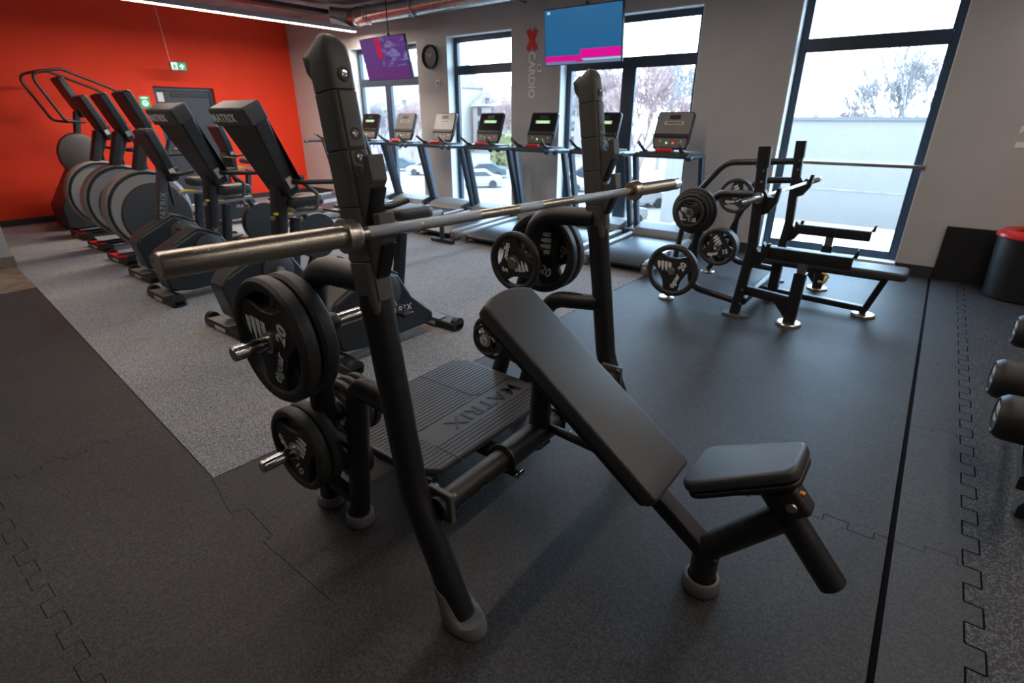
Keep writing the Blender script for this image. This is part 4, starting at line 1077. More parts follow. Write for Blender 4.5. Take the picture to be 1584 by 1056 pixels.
def mast_console(t, y_base, z_base, y_top, z_top, big, title=True):
    """mast leaning to +Y then console slab leaning back to -Y"""
    wm = 0.13 if big else 0.10
    bm = B(); bar(bm, (0, y_base, z_base), (0, y_top, z_top), wm, 0.09, 0.02, X); m = obj('mast', bm, 'cover_black' if big else 'console_shell', t)
    bm = B(); md = (V((0, y_top, z_top)) - V((0, y_base, z_base))).normalized()
    text(bm, 'MATRIX', 0.075, (wm / 2 + 0.001, y_base + (y_top - y_base) * 0.35, z_base + (z_top - z_base) * 0.35), md, V((0, -md.z, md.y)), 0.0008, 0.0, space=1.15)
    obj('lettering', bm, 'grey_print', m, smooth=0)
    return m
def bike(big, label, group):
    t = thing('exercise_bike', label, 'exercise bike', (0, 0, 0), group, local=True)
    stabiliser(t, 0.0, 0.58)
    stabiliser(t, 0.98, 0.54, name='rear_foot')
    # drive housing
    prof = rpoly([(0.02, 0.10), (-0.03, 0.36), (0.02, 0.44), (0.36, 0.60), (0.55, 0.52), (0.66, 0.34), (0.86, 0.16), (0.86, 0.08), (0.20, 0.07)], 0.05)
    bm = B(); prism(bm, prof, (-0.11, 0, 0), Y, Z, 0.22); h = obj('drive_housing', bm, 'navy', t, 0.02, 3)
    bm = B(); sweep(bm, [(0, y_, z_) for y_, z_ in ((-0.02, 0.38), (0.03, 0.445), (0.20, 0.535), (0.355, 0.61), (0.45, 0.58), (0.56, 0.52))], rrect(0.19, 0.02, 0.006), ref=X); obj('top_trim', bm, 'console_shell', h)
    bm = B(); text(bm, 'MATRIX', 0.072, (0.1115, 0.52 if big else 0.50, 0.26), Y, Z, 0.0008, 0.0, space=1.2); obj('lettering', bm, 'white_print', h, smooth=0)
    for s in (-1, 1):
        bm = B(); lathe(bm, [(0, 0), (0.13, 0), (0.13, 0.012), (0.12, 0.018), (0, 0.018)], (s * 0.11, 0.42, 0.42), X * s, 28); obj('crank_cover', bm, 'disc_dark', h)
        bm = B(); e = V((s * 0.155, 0.42 + s * 0.07, 0.42 - s * 0.15)); bar(bm, (s * 0.145, 0.42, 0.42), e, 0.03, 0.02, 0.006); cyl(bm, (s * 0.13, 0.42, 0.42), (s * 0.16, 0.42, 0.42), 0.03, n=16); c = obj('crank', bm, 'tread_side', t)
        bm = B(); box(bm, e + V((s * 0.06, 0, 0)), (0.10, 0.09, 0.03)); obj('pedal', bm, 'rubber', c, 0.008)
        bm = B(); tube(bm, fillet([e + V((s * 0.03, -0.04, 0.01)), e + V((s * 0.03, -0.03, 0.07)), e + V((s * 0.10, -0.03, 0.07)), e + V((s * 0.10, -0.04, 0.01))], 0.02), 0.007, 8); obj('pedal_strap', bm, 'cover', c)
    # seat post, silver rail, lever, seat
    bm = B(); bar(bm, (0, 0.62, 0.34), (0, 0.70, 0.78), 0.06, 0.08, 0.015, X); obj('seat_post', bm, 'navy', t)
    bm = B(); bar(bm, (0, 0.50, 0.80), (0, 0.95, 0.82), 0.05, 0.03, 0.006, X); obj('seat_rail', bm, 'tread_side', t)
    bm = B(); bar(bm, (0.05, 0.50, 0.84), (0.03, 0.66, 0.82), 0.025, 0.02, 0.005); obj('lever', bm, 'yellow', t, label='yellow adjustment lever')
    bm = B(); superpad(bm, 0.30, 0.30, 0.085, 0.07, 0.03, 0.75); xform(bm, axes((0, 0.92, 0.955), -Y, Z)); obj('seat', bm, 'pad', t, smooth=60)
    if big:
        m = mast_console(t, 0.46, 0.12, 0.60, 1.05, True)
        # console slab: back side towards -Y
        m4 = axes((0, 0.66, 0.98), X, V((0, -0.92, -0.42)))     # local x = X, z = outward from the back (-Y, down), y runs ... up the slab
        # y axis = z cross x
        sg = 1 if (V((0, -0.92, -0.42)).normalized().cross(X)).z > 0 else -1
        def PY(poly): return [(a, b * sg) for a, b in poly]
        out = [(-0.13, 0.0), (0.13, 0.0), (0.18, 0.25), (0.25, 0.62), (0.25, 0.70), (-0.25, 0.70), (-0.25, 0.62), (-0.18, 0.25)]
        bm = B(); prism(bm, rpoly(PY(out), 0.02), (0, 0, -0.06), X, Y, 0.12); xform(bm, m4); sl = obj('console', bm, 'console_body', t, 0.022, 3)
        bm = B(); prism(bm, rpoly(PY([(-0.255, 0.58), (0.255, 0.58), (0.255, 0.715), (-0.255, 0.715)]), 0.02), (0, 0, -0.066), X, Y, 0.15); xform(bm, m4); obj('console_brow', bm, 'console_shell', sl, 0.02, 3)
        bm = B(); yy_ = m4.to_3x3() @ V((0, sg, 0)); zz_ = m4.to_3x3() @ V((0, 0, 1))
        text(bm, 'MATRIX', 0.082, m4 @ V((-0.08, 0.645 * sg, 0.0855)), X, yy_, 0.0012, 0.02, space=1.2); obj('lettering', bm, 'wall_white', sl, smooth=0)
        bm = B()
        for k in range(9): prism(bm, [(-0.17 + 0.004 * k, (0.52 - 0.022 * k) * sg), (0.17 - 0.004 * k, (0.52 - 0.022 * k) * sg), (0.17 - 0.004 * k, (0.526 - 0.022 * k) * sg), (-0.17 + 0.004 * k, (0.526 - 0.022 * k) * sg)], (0, 0, 0.0605), X, Y, 0.001)
        xform(bm, m4); obj('vent_slots', bm, 'cover_black', sl, smooth=0)
        bm = B(); prism(bm, PY([(-0.21, 0.10), (0.21, 0.10), (0.23, 0.68), (-0.23, 0.68)]), (0, 0, -0.064), X, Y, 0.002); xform(bm, m4); obj('screen', bm, 'console_dark', sl)
        bm = B(); prism(bm, PY([(0.0, 0.10), (0.022, 0.10), (0.022, 0.17), (0.0, 0.17)]), (0, 0, 0), X, Y, 0.004)
        bmesh.ops.rotate(bm, verts=bm.verts, cent=(0, 0, 0), matrix=Matrix.Rotation(PI / 2, 3, 'Y')); xform(bm, Matrix.Translation((0, 0, 0))); bm.free()
        bm = B(); box(bm, m4 @ V((0.158, 0.11 * sg, 0.0)), (0.004, 0.05, 0.09), Matrix.Rotation(0.4, 3, 'X')); obj('label_sticker', bm, 'led_blank', sl)
        # handlebars
        for s in (-1, 1):
            bm = B(); tube(bm, fillet([(s * 0.10, 0.62, 1.08), (s * 0.23, 0.66, 1.08), (s * 0.26, 0.98, 1.06)], 0.07), 0.019, 14); obj('handlebar', bm, 'cover_black', t)
            bm = B(); tube(bm, fillet([(s * 0.20, 0.68, 1.08), (s * 0.21, 0.80, 0.98), (s * 0.21, 0.78, 0.86), (s * 0.10, 0.66, 0.86)], 0.04), 0.015, 12); obj('lower_grip', bm, 'cover', t)
    else:
        m = mast_console(t, 0.26, 0.50, 0.40, 1.04, False)
        m4 = axes((0, 0.48, 0.94), X, V((0, -0.95, -0.32)))
        sg = 1 if (V((0, -0.95, -0.32)).normalized().cross(X)).z > 0 else -1
        def PY(poly): return [(a, b * sg) for a, b in poly]
        bm = B(); prism(bm, rpoly(PY([(-0.09, 0.0), (0.09, 0.0), (0.16, 0.30), (0.16, 0.52), (-0.16, 0.52), (-0.16, 0.30)]), 0.03), (0, 0, -0.05), X, Y, 0.10); xform(bm, m4); sl = obj('console', bm, 'console_body', t, 0.03, 4)
        bm = B(); prism(bm, PY([(-0.13, 0.22), (0.13, 0.22), (0.13, 0.49), (-0.13, 0.49)]), (0, 0, -0.053), X, Y, 0.002); xform(bm, m4); obj('screen', bm, 'console_dark', sl)
        bm = B(); box(bm, m4 @ V((0.118, 0.10 * sg, 0.0)), (0.004, 0.05, 0.07), Matrix.Rotation(0.35, 3, 'X')); obj('label_sticker', bm, 'led_blank', sl)
        for s in (-1, 1):
            bm = B(); tube(bm, fillet([(0, 0.42, 1.02), (s * 0.17, 0.46, 1.00), (s * 0.19, 0.62, 1.03)], 0.06), 0.018, 14); obj('handlebar', bm, 'cover_black', t)
    return t
GB = 'exercise bikes in the cardio row'
bz = 0.0085
kb = bike(True, 'exercise bike with a large console back, directly left of the near upright', GB); kb.location = (-4.09, 1.67, bz)
dup(kb, (-5.28, 1.68, bz), None, 'exercise bike with a large console back, left of the other large-console bike')
ks = bike(False, 'exercise bike with a slim console and grey crank, beside the pale disc shrouds', GB); ks.location = (-6.25, 1.85, bz)
dup(ks, (-2.94, 1.80, bz), None, 'exercise bike behind the near upright, its black seat showing right of it')
dup(ks, (-8.6, 3.62, bz), None, 'exercise bike standing further back in front of the dark door')

def arc_trainer(label, x, y):
    t = thing('elliptical_trainer', label, 'elliptical trainer', (0, 0, 0), 'elliptical trainers by the red wall', local=True)
    stabiliser(t, 0.03, 0.62, 'red_plastic')
    stabiliser(t, 1.45, 0.55, name='rear_foot')
    bm = B(); tube(bm, [(0, 0, 0.06), (0, 1.45, 0.06)], 0.035, 12); obj('base_tube', bm, 'frame', t)
    # big disc shroud: light crescent at the front, dark centre
    c = V((0, 0.43, 0.545)); R_ = 0.45
    bm = B(); lathe(bm, [(0, -0.105), (R_ * 0.90, -0.105), (R_, -0.065), (R_, 0.065), (R_ * 0.90, 0.105), (0, 0.105)], c, X, 48); d = obj('flywheel_shroud', bm, 'disc_grey', t)
    for s in (-1, 1):
        bm = B(); lathe(bm, [(0, 0), (R_ * 0.84, 0), (R_ * 0.80, 0.02), (0, 0.02)], c + V((s * 0.104, 0.05, -0.075)), X * s, 40); obj('side_cover', bm, 'disc_dark', d)
        bm = B(); pts = [c + V((s * 0.105, -R_ * 0.93 * math.cos(a), R_ * 0.93 * math.sin(a))) for a in [math.radians(q) for q in range(-60, 141, 12)]]
        tube(bm, pts, 0.016, 10); obj('trim_ring', bm, 'cover_black', d)
        bm = B(); lathe(bm, [(0, 0), (0.05, 0), (0.05, 0.04), (0, 0.04)], c + V((s * 0.15, 0.20, -0.12)), X * s, 18); obj('crank_hub', bm, 'cover_black', t)
        bm = B(); bar(bm, c + V((s * 0.19, 0.20, -0.12)), (s * 0.19, 1.15, 0.30), 0.05, 0.04, 0.01); obj('pedal_arm', bm, 'frame', t)
        bm = B(); prism(bm, rpoly([(0.85, 0.33), (1.22, 0.29), (1.22, 0.33), (0.85, 0.38)], 0.01), (s * 0.19 - 0.07, 0, 0), Y, Z, 0.14); obj('foot_pedal', bm, 'rubber', t, 0.01)
        bm = B(); tube(bm, fillet([(s * 0.24, 0.62, 0.60), (s * 0.26, 0.60, 1.05), (s * 0.27, 0.78, 1.42)], 0.2), 0.018, 12); obj('moving_handle', bm, 'cover_black', t)
        bm = B(); tube(bm, fillet([(s * 0.05, 0.58, 1.16), (s * 0.16, 0.66, 1.14), (s * 0.18, 0.86, 1.14)], 0.05), 0.015, 12); obj('fixed_handle', bm, 'cover_black', t)
    bm = B(); bar(bm, (0, 0.40, 0.90), (0, 0.56, 1.36), 0.15, 0.11, 0.03, X); obj('mast', bm, 'console_body', t)
    nv = V((0, -0.93, -0.36)); m4 = axes((0, 0.66, 1.26), X, nv); sg = 1 if nv.normalized().cross(X).z > 0 else -1
    bm = B(); prism(bm, rpoly([(a, b * sg) for a, b in ((-0.11, 0.0), (0.11, 0.0), (0.16, 0.28), (0.17, 0.58), (-0.17, 0.58), (-0.16, 0.28))], 0.03), (0, 0, -0.05), X, Y, 0.10); xform(bm, m4); sl = obj('console', bm, 'console_body', t, 0.03, 4)
    bm = B(); prism(bm, [(a, b * sg) for a, b in ((-0.14, 0.2), (0.14, 0.2), (0.14, 0.55), (-0.14, 0.55))], (0, 0, -0.053), X, Y, 0.002); xform(bm, m4); obj('screen', bm, 'console_dark', sl)
    bm = B(); box(bm, m4 @ V((0.132, 0.10 * sg, 0.0)), (0.004, 0.05, 0.06), Matrix.Rotation(0.35, 3, 'X')); obj('label_sticker', bm, 'led_blank', sl)
    t.location = (x, y, bz)
    return t
at_ = arc_trainer('elliptical trainer with a pale disc shroud, nearest of three by the red wall', -7.22, 1.93)
dup(at_, (-8.20, 2.01, bz), None, 'elliptical trainer with a pale disc shroud, middle of three by the red wall')
dup(at_, (-9.20, 2.09, bz), None, 'elliptical trainer with a pale disc shroud, furthest left of three by the red wall')
# stair climber in the corner with tall looping rails
sx_, sy_ = -10.2, 2.25
t = thing('stair_climber', 'stair climber with tall looping handrails next to the red wall', 'stair climber', (sx_, sy_, bz))
bm = B()
for k in range(4): bb(bm, sx_ - 0.22, sx_ + 0.22, 2.75 + 0.22 * k, 3.0 + 0.22 * k, 0.30 + 0.0 - 0.06 * k, 0.33 + 0.16 * (3 - k) * 0.4)
obj('steps', bm, 'frame', t, 0.006)
bm = B(); prism(bm, rpoly([(2.15, 0.02), (2.15, 0.35), (2.5, 0.9), (2.9, 0.85), (3.6, 0.25), (3.6, 0.02)], 0.08), (sx_ - 0.30, 0, 0), Y, Z, 0.6); obj('base_housing', bm, 'disc_dark', t, 0.02, 3)
bm = B(); lathe(bm, [(0, -0.10), (0.16, -0.10), (0.27, -0.06), (0.28, 0.0), (0.27, 0.06), (0.16, 0.10), (0, 0.10)], (sx_ + 0.05, 2.62, 1.02), X, 32); bmesh.ops.scale(bm, verts=bm.verts, vec=(1, 1, 1.15), space=Matrix.Translation((-sx_, -2.62, -1.02))); obj('front_shroud', bm, mat('taupe_shroud', (0.07, 0.06, 0.055), 0.4), t)
bm = B(); bar(bm, (sx_, 2.64, 1.2), (sx_, 2.74, 1.62), 0.09, 0.08, 0.02, X); obj('mast', bm, 'cover_black', t)
nv = V((0, -0.93, -0.36)); m4 = axes((sx_, 2.82, 1.55), X, nv); sg = 1 if nv.normalized().cross(X).z > 0 else -1
bm = B(); prism(bm, rpoly([(a, b * sg) for a, b in ((-0.10, 0.0), (0.10, 0.0), (0.17, 0.30), (0.17, 0.56), (-0.17, 0.56), (-0.17, 0.30))], 0.03), (0, 0, -0.045), X, Y, 0.09); xform(bm, m4); obj('console', bm, 'console_shell', t, 0.03, 4)
for s in (-1, 1):
    bm = B(); tube(bm, fillet([(sx_ + s * 0.24, 2.75, 1.48), (sx_ + s * 0.30, 2.50, 1.50), (sx_ + s * 0.32, 2.25, 2.10), (sx_ + s * 0.32, 2.62, 2.16), (sx_ + s * 0.32, 3.25, 1.90), (sx_ + s * 0.30, 3.5, 1.1), (sx_ + s * 0.28, 3.5, 0.2)], [0.1, 0.12, 0.12, 0.3, 0.3], 8), 0.018, 12); obj('handrail', bm, 'frame', t)
bm = B(); tube(bm, fillet([(sx_ - 0.32, 2.40, 2.13), (sx_ + 0.32, 2.40, 2.13)], 0.05), 0.016, 10); obj('cross_rail', bm, 'frame', t)

# rowing machines further back
def rower(label):
    t = thing('rowing_machine', label, 'rowing machine', (0, 0, 0), 'rowing machines behind the bikes', local=True)
    bm = B(); bar(bm, (0, 0.3, 0.34), (0, 1.9, 0.40), 0.05, 0.07, 0.01, X); obj('rail', bm, 'tread_side', t)
    bm = B(); lathe(bm, [(0, -0.05), (0.23, -0.05), (0.24, 0), (0.23, 0.05), (0, 0.05)], (0, 0.05, 0.40), X, 36); obj('flywheel', bm, 'cover_black', t)
    bm = B(); bar(bm, (-0.28, -0.1, 0.03), (0.28, -0.1, 0.03), 0.05, 0.05, 0.01); bar(bm, (0, -0.1, 0.03), (0, 0.1, 0.4), 0.06, 0.06, 0.01, X); obj('front_stand', bm, 'navy', t); bm = B(); bar(bm, (0, 1.9, 0.4), (0, 1.9, 0.04), 0.05, 0.05, 0.01, X); bar(bm, (-0.2, 1.9, 0.03), (0.2, 1.9, 0.03), 0.05, 0.05, 0.01); obj('rear_stand', bm, 'navy', t)
    bm = B(); superpad(bm, 0.26, 0.30, 0.05, 0.06, 0.02, 1.0); xform(bm, axes((0, 1.1, 0.47), Y, Z)); s_ = obj('seat', bm, 'pad', t, smooth=60)
    bm = B(); bb(bm, -0.05, 0.05, 1.14, 1.32, 0.385, 0.42); obj('seat_carriage', bm, 'yellow', s_, label='yellow seat carriage')
    for s in (-1, 1):
        bm = B(); box(bm, (s * 0.12, 0.42, 0.36), (0.12, 0.05, 0.30), Matrix.Rotation(-0.6, 3, 'X')); obj('foot_rest', bm, 'rubber', t, 0.01)
    bm = B(); bar(bm, (0, 0.0, 0.5), (0, -0.2, 0.98), 0.04, 0.05, 0.01, X); box(bm, (0, -0.20, 1.05), (0.22, 0.05, 0.18)); obj('monitor', bm, 'cover_black', t, 0.006)
    bm = B(); tube(bm, [(-0.25, 0.30, 0.62), (0.25, 0.30, 0.62)], 0.014, 10); obj('handle', bm, 'cover_black', t)
    return t
rw = rower('rowing machine seen between the two large-console bikes'); rw.location = (-6.15, 3.1, bz)
dup(rw, (-5.0, 3.05, bz), None, 'rowing machine seen right of the nearest large-console bike')


# ================================================================ BIN, DUMBBELLS
t = thing('waste_bin', 'tall black round waste bin with a red lid at the right wall', 'waste bin', (0.855, 6.52, 0))
BINX = 0.855
bm = B(); lathe(bm, [(0, 0.0), (0.235, 0.0), (0.245, 0.01), (0.275, 0.54), (0.275, 0.555), (0.262, 0.555), (0.235, 0.02), (0, 0.02)], (0.855, 6.52, 0.011), Z, 40); obj('bin_body', bm, 'cover_black', t)
bm = B(); lathe(bm, [(0.16, 0.0), (0.285, 0.0), (0.292, 0.012), (0.288, 0.035), (0.268, 0.042), (0.25, 0.062), (0.20, 0.066), (0.17, 0.050), (0.16, 0.01)], (0.855, 6.52, 0.560), Z, 40, closed=True); obj('lid_ring', bm, 'red_plastic', t, label='red ring lid')
t = thing('dumbbell_rack', 'black dumbbell rack at the right edge of the picture', 'rack', (0.95, 3.4, 0))
bm = B()
for xx in (0.60, 0.80):
    bar(bm, (xx - 0.04, 2.55, 0.228), (xx + 0.13, 4.45, 0.228), 0.03, 0.06, 0.006)
obj('shelf_rails', bm, 'frame', t)
for yv, xa in ((2.66, 0.60), (4.85, 0.86)):
    bm = B(); prism(bm, [(xa, 0.0), (1.35, 0.0), (1.35, 0.05), (1.30, 0.95), (1.22, 0.95), (1.15, 0.28), (xa + 0.08, 0.22), (xa, 0.05)], (0, yv, 0.012), X, Z, -0.06); obj('side_frame', bm, 'frame', t, 0.004)
bm = B()
for xx in (1.0, 1.28): bar(bm, (xx, 2.1, 0.80), (xx, 4.9, 0.80), 0.03, 0.06, 0.006)
obj('shelf_rails', bm, 'frame', t)
def dumbbell(R_, label, p):
    t = thing('dumbbell', label, 'dumbbell', (0, 0, 0), 'dumbbells on the rack', local=True)
    bm = B(); tube(bm, [(0.12, 0, 0), (0.30, 0, 0)], 0.016, 16); obj('handle', bm, 'chrome', t)
    for x0, d in ((0.0, 1), (0.42, -1)):
        bm = B(); lathe(bm, [(0, 0.004), (R_ * 0.70, 0.004), (R_ * 0.72, 0.0), (R_ * 0.80, 0.0), (R_ * 0.97, 0.022), (R_, 0.04), (R_, 0.115), (R_ * 0.93, 0.135), (0.02, 0.135)], (x0, 0, 0), X * d, 40); h = obj('weight_head', bm, 'rubber', t)
        if d > 0:
            bm = B()
            for k in range(4): prism(bm, [(-R_ * 0.4 + k * R_ * 0.2, R_ * 0.10), (-R_ * 0.33 + k * R_ * 0.2, R_ * 0.10), (-R_ * 0.27 + k * R_ * 0.2, R_ * 0.50), (-R_ * 0.42 + k * R_ * 0.2, R_ * 0.50)], (0.003, 0, 0), -Y, Z, 0.001)
            text(bm, 'tiguar', R_ * 0.36, (0.0025, 0, -R_ * 0.12), -Y, Z, 0.0006, 0.01); obj('lettering', bm, 'white_print', h, smooth=0)
    t.location = p; t.rotation_euler = (0.0, 0, 0)
    return t
db = dumbbell(0.100, 'black dumbbell on the rack, second one up from the picture bottom', (0.458, 3.30, 0.365)); 
dup(db, (0.452, 2.84, 0.365), None, 'black dumbbell on the rack, lowest in the picture')
dup(db, (0.600, 4.20, 0.365), None, 'black dumbbell on the rack, highest and only half in the picture')

# ================================================================ OUTSIDE
OUT = -4.0
setorg((0, 0, 0))
M['snow'] = mat('pale_frosted_ground', (0.21, 0.175, 0.155), 0.9, noise=0.08, nscale=0.3)
M['hall_wall'] = mat('white_hall_cladding', (0.185, 0.158, 0.140), 0.8, noise=0.02, nscale=1)
M['facade'] = mat('white_facade', (0.33, 0.27, 0.23), 0.8, noise=0.02)
M['facade2'] = mat('pinkish_facade', (0.28, 0.21, 0.185), 0.8, noise=0.05)
M['roof'] = mat('frosted_roof', (0.24, 0.20, 0.18), 0.8, noise=0.2, nscale=1.5)
M['winglass'] = mat('house_window', (0.04, 0.045, 0.05), 0.3)
M['bark'] = mat('hazy_bark', (0.24, 0.205, 0.20), 0.9)
M['twig_red'] = mat('hazy_red_twigs', (0.30, 0.19, 0.17), 0.9)
M['hedge'] = mat('yellow_green_leaves', (0.13, 0.12, 0.05), 0.9, noise=0.3, nscale=3)
bm = B(); bb(bm, -160, 60, 8, 200, OUT - 0.3, OUT); tag(obj('frosted_ground', bm, 'snow', smooth=0), 'pale frosted ground and car park outside the windows', 'ground', None, 'structure')
bpy.data.objects['frosted_ground'].name = 'ground'
# hall seen through the tall window
t = thing('warehouse', 'long white flat-roofed hall outside the tall window', 'building', (-2, 27, OUT))
bm = B(); bb(bm, -11.0, 14, 27, 45, OUT, 1.42); obj('wall', bm, 'hall_wall', t)
bm = B(); bb(bm, -11.1, 14.1, 26.9, 45, 1.42, 1.56); obj('parapet', bm, mat('grey_parapet', (0.09, 0.09, 0.095), 0.7), t)
for zz in (-1.35,): 
    bm = B(); bb(bm, -11, 14, 26.98, 27.0, zz, zz + 0.05); obj('cladding_joint', bm, 'roof', t)
for k in range(9):
    bm = B(); bb(bm, -9.5 + 2.3 * k, -9.3 + 2.3 * k, 28, 28.2, 1.56, 1.75 + 0.1 * (k % 2)); obj('roof_vent', bm, 'roof', t)
t = thing('low_shed', 'low white shed with a flat roof below the tall window', 'building', (-2, 17, OUT))
bm = B(); bb(bm, -7, 6, 17.0, 22, OUT, -2.25); obj('wall', bm, 'hall_wall', t)
bm = B(); bb(bm, -7.2, 6.2, 16.8, 22.2, -2.25, -2.0); obj('roof', bm, 'facade', t)
bm = B()
for k in range(7): bb(bm, -5.6 + 1.5 * k, -4.5 + 1.5 * k, 16.97, 17.0, -3.3, -2.6)
obj('shed_windows', bm, 'winglass', t)
# apartment houses
def house(name, label, c, w_, d_, h_, roofh, cols, rows, wallm):
    t = thing(name, label, 'building', (c[0], c[1], OUT), 'houses beyond the car park')
    x0, x1 = c[0] - w_ / 2, c[0] + w_ / 2
    bm = B(); bb(bm, x0, x1, c[1], c[1] + d_, OUT, OUT + h_); obj('wall', bm, wallm, t)
    bm = B(); prism(bm, [(-0.4, 0), (d_ + 0.4, 0), (d_ / 2, roofh)], (x0 - 0.3, c[1], OUT + h_), Y, Z, w_ + 0.6); obj('roof', bm, 'roof', t)
    for i in range(cols):
        for j in range(rows):
            bm = B(); xx = x0 + (i + 0.5) * w_ / cols; zz = OUT + 1.6 + j * (h_ - 1.0) / rows
            bb(bm, xx - 0.45, xx + 0.45, c[1] - 0.04, c[1], zz, zz + 1.3); f = obj('window', bm, 'winglass', t)
    for i in range(0, cols, 3):
        xx = x0 + (i + 1) * w_ / cols
        bm = B(); prism(bm, [(-1.3, 0), (1.3, 0), (1.3, 1.2), (0, 2.4), (-1.3, 1.2)], (xx, c[1] + 0.3, OUT + h_ - 0.1), X, Z, -3); obj('dormer', bm, wallm, t)
        bm = B(); bb(bm, xx - 0.4, xx + 0.4, c[1] + 0.22, c[1] + 0.28, OUT + h_ + 0.3, OUT + h_ + 1.2); obj('window', bm, 'winglass', t)
    return t
house('apartment_house', 'white apartment house with dormers through the corner window', (-78, 66), 26, 10, 10, 4.5, 8, 3, 'facade')
house('apartment_house', 'pinkish apartment house through the second window', (-52, 72), 24, 10, 7.2, 3.2, 8, 3, 'facade2')
house('apartment_house', 'low white house left of the trees through the corner window', (-62, 50), 11, 8, 6.4, 4.0, 4, 2, 'facade')
# bare trees: one mesh of branches each
def tree_bm(h_, spread, seed, lev=5, thick=0.16):
    rnd = random.Random(seed); bm = B()
    def seg(p, q, r0, r1):
        d = (q - p); a, b = frame_of(d); n = 3
        v0 = [bm.verts.new(p + (a * math.cos(2 * PI * k / n) + b * math.sin(2 * PI * k / n)) * r0) for k in range(n)]
        v1 = [bm.verts.new(q + (a * math.cos(2 * PI * k / n) + b * math.sin(2 * PI * k / n)) * r1) for k in range(n)]
        for k in range(n): bm.faces.new((v0[k], v0[(k + 1) % n], v1[(k + 1) % n], v1[k]))
    def grow(p, d, L, r, l):
        q = p + d * L; seg(p, q, max(r, 0.016), max(r * 0.72, 0.014))
        if l == 0: return
        for k in range(rnd.choice((3, 3, 4))):
            nd = (d + V((rnd.uniform(-1, 1), rnd.uniform(-1, 1), rnd.uniform(-0.1, 0.8))) * spread).normalized()
            grow(q, nd, L * rnd.uniform(0.62, 0.84), r * 0.62, l - 1)
    seg(V((0, 0, -0.2)), V((0, 0, 0.9)), thick * 1.3, thick)
    for q in range(4):
        an = q * 1.6 + seed; grow(V((0, 0, 0.8)), V((math.cos(an) * 0.30, math.sin(an) * 0.30, 1)).normalized(), h_ * rnd.uniform(0.20, 0.27), thick * 0.7, lev - 2)
    return bm
setorg((0, 0, 0))
def make_tree(h_, seed, m, spread=0.6, lev=5, thick=0.14):
    o = obj('bare_tree', tree_bm(h_, spread, seed, lev, thick), m, smooth=0); return o
protoT = [make_tree(8, 3, 'bark', 0.62, 7, 0.16), make_tree(8, 11, 'twig_red', 0.8, 7, 0.12), make_tree(8, 23, 'bark', 0.75, 7, 0.13)]
spots = [(0, -3.3, 56, 11.5, 'tall bare tree above the white hall roof in the tall window'),
         (1, 1.2, 60, 8.6, 'reddish bare tree right of the tall one above the hall roof'),
         (1, -6.6, 58, 7.4, 'low reddish bare tree left of the tall one above the hall roof'),
         (1, -19.5, 42, 10.5, 'reddish bare tree just right of the mullion in the third window'), (0, -17.2, 50, 9.5, 'grey bare tree at the right side of the third window'),
         (2, -27.5, 42, 10.5, 'grey bare tree at the left edge of the third window'), (1, -24.5, 47, 10.5, 'reddish bare tree in the left pane of the third window'),
         (0, -33.0, 60, 12, 'grey bare tree far back in the left pane of the third window'), (2, -25.5, 60, 12, 'grey bare tree far back behind the mullion of the third window'),
         (2, -38.6, 56, 9.0, 'grey bare tree at the right of the second window'), (1, -44.0, 56, 8.6, 'reddish bare tree through the second window'),
         (1, -52, 47, 8.0, 'reddish bare tree through the corner window, right pane'), (0, -57, 46, 8, 'grey bare tree through the corner window, middle'), (1, -62, 46, 7.5, 'reddish bare tree furthest left through the corner window')]
used = set()
for k, x, y, h_, lab in spots:
    o = protoT[k] if k not in used else protoT[k].copy()
    if k in used: C.objects.link(o)
    used.add(k)
    o.location = (x, y, OUT); s = h_ / 8.0; o.scale = (s * 1.05, s * 1.05, s); o.rotation_euler = (0, 0, x * 1.7)
    tag(o, lab, 'tree', 'bare trees beyond the windows')
def shrub(label, c, r):
    bm = B(); rnd = random.Random(int(c[0] * 10))
    bmesh.ops.create_icosphere(bm, subdivisions=4, radius=r)
    for v in bm.verts:
        k = 1 + 0.22 * math.sin(v.co.x * 5 + c[0]) * math.cos(v.co.y * 6) + rnd.uniform(-0.09, 0.09); v.co *= k
    xform(bm, Matrix.Translation(c)); tag(obj('shrub', bm, 'hedge'), label, 'shrub', 'shrubs in the car park')
shrub('yellow-green shrub through the second window behind the cars', (-38.5, 52.5, OUT + 2.0), 2.6)
shrub('yellow-green shrub left of the other through the second window', (-43.5, 55, OUT + 1.5), 2.0)
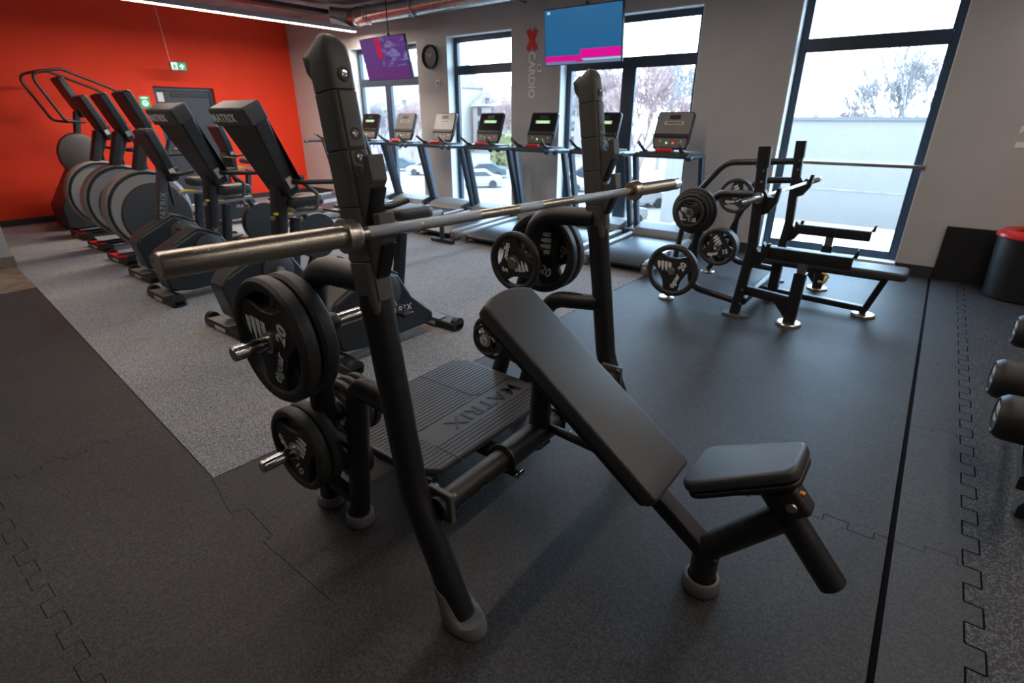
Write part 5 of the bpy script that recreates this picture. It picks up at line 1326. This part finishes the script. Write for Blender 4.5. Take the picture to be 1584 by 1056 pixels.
# cars
M['car_white'] = mat('white_car_paint', (0.30, 0.27, 0.25), 0.3, coat=0.3); M['car_blue'] = mat('blue_grey_car_paint', (0.05, 0.065, 0.075), 0.3, coat=0.3); M['car_dark'] = mat('dark_car_paint', (0.03, 0.032, 0.04), 0.3, coat=0.3)
def car(label, col):
    t = thing('car', label, 'car', (0, 0, 0), 'parked cars', local=True)
    side = rpoly([(-2.1, 0.30), (-2.15, 0.75), (-1.95, 0.88), (-1.25, 0.95), (-0.55, 1.42), (0.75, 1.45), (1.45, 1.02), (2.05, 0.92), (2.15, 0.60), (2.1, 0.30)], 0.10)
    bm = B(); prism(bm, side, (0, 0.85, 0), X, Z, 1.7); obj('body', bm, col, t, 0.08, 2)
    bm = B(); prism(bm, [(-1.08, 0.98), (-0.55, 1.34), (0.68, 1.36), (1.22, 1.0)], (0, 0.87, 0), X, Z, 1.74); obj('side_windows', bm, 'winglass', t, smooth=0)
    for xx in (-1.3, 1.3):
        for s in (-1, 1):
            bm = B(); lathe(bm, [(0, 0), (0.20, 0), (0.33, 0.0), (0.33, 0.22), (0, 0.22)], (xx, s * 0.90, 0.33), Y * -s, 20); obj('wheel', bm, 'rubber', t)
    return t
cw = car('white car nearest in the second window', 'car_white'); cw.location = (-31.0, 35.2, OUT); cw.rotation_euler = (0, 0, 0.75)
cb = car('blue-grey car behind the white one in the second window', 'car_blue'); cb.location = (-35.5, 41.5, OUT); cb.rotation_euler = (0, 0, 0.7)
cdk = car('dark car in the left pane of the third window', 'car_dark'); cdk.location = (-25.5, 44.5, OUT); cdk.rotation_euler = (0, 0, 0.5)
dup(cw, (-15.5, 33.5, OUT), 0.9, 'white car in the right pane of the third window')
dup(cb, (-19.5, 39.0, OUT), 0.5, 'blue-grey car behind the others in the third window')
dup(cw, (-24.0, 37.5, OUT), 0.5, 'white car in the left pane of the third window')
dup(cw, (-13.5, 26.2, OUT), 1.3, 'white car closest to the hall in the third window')
dup(cdk, (-33.0, 47.0, OUT), 0.8, 'dark car far back in the second window')
dup(cb, (-48.0, 41.0, OUT), 0.8, 'blue-grey car through the corner window')
dup(cw, (-42.0, 40.0, OUT), 0.6, 'white car through the corner window')
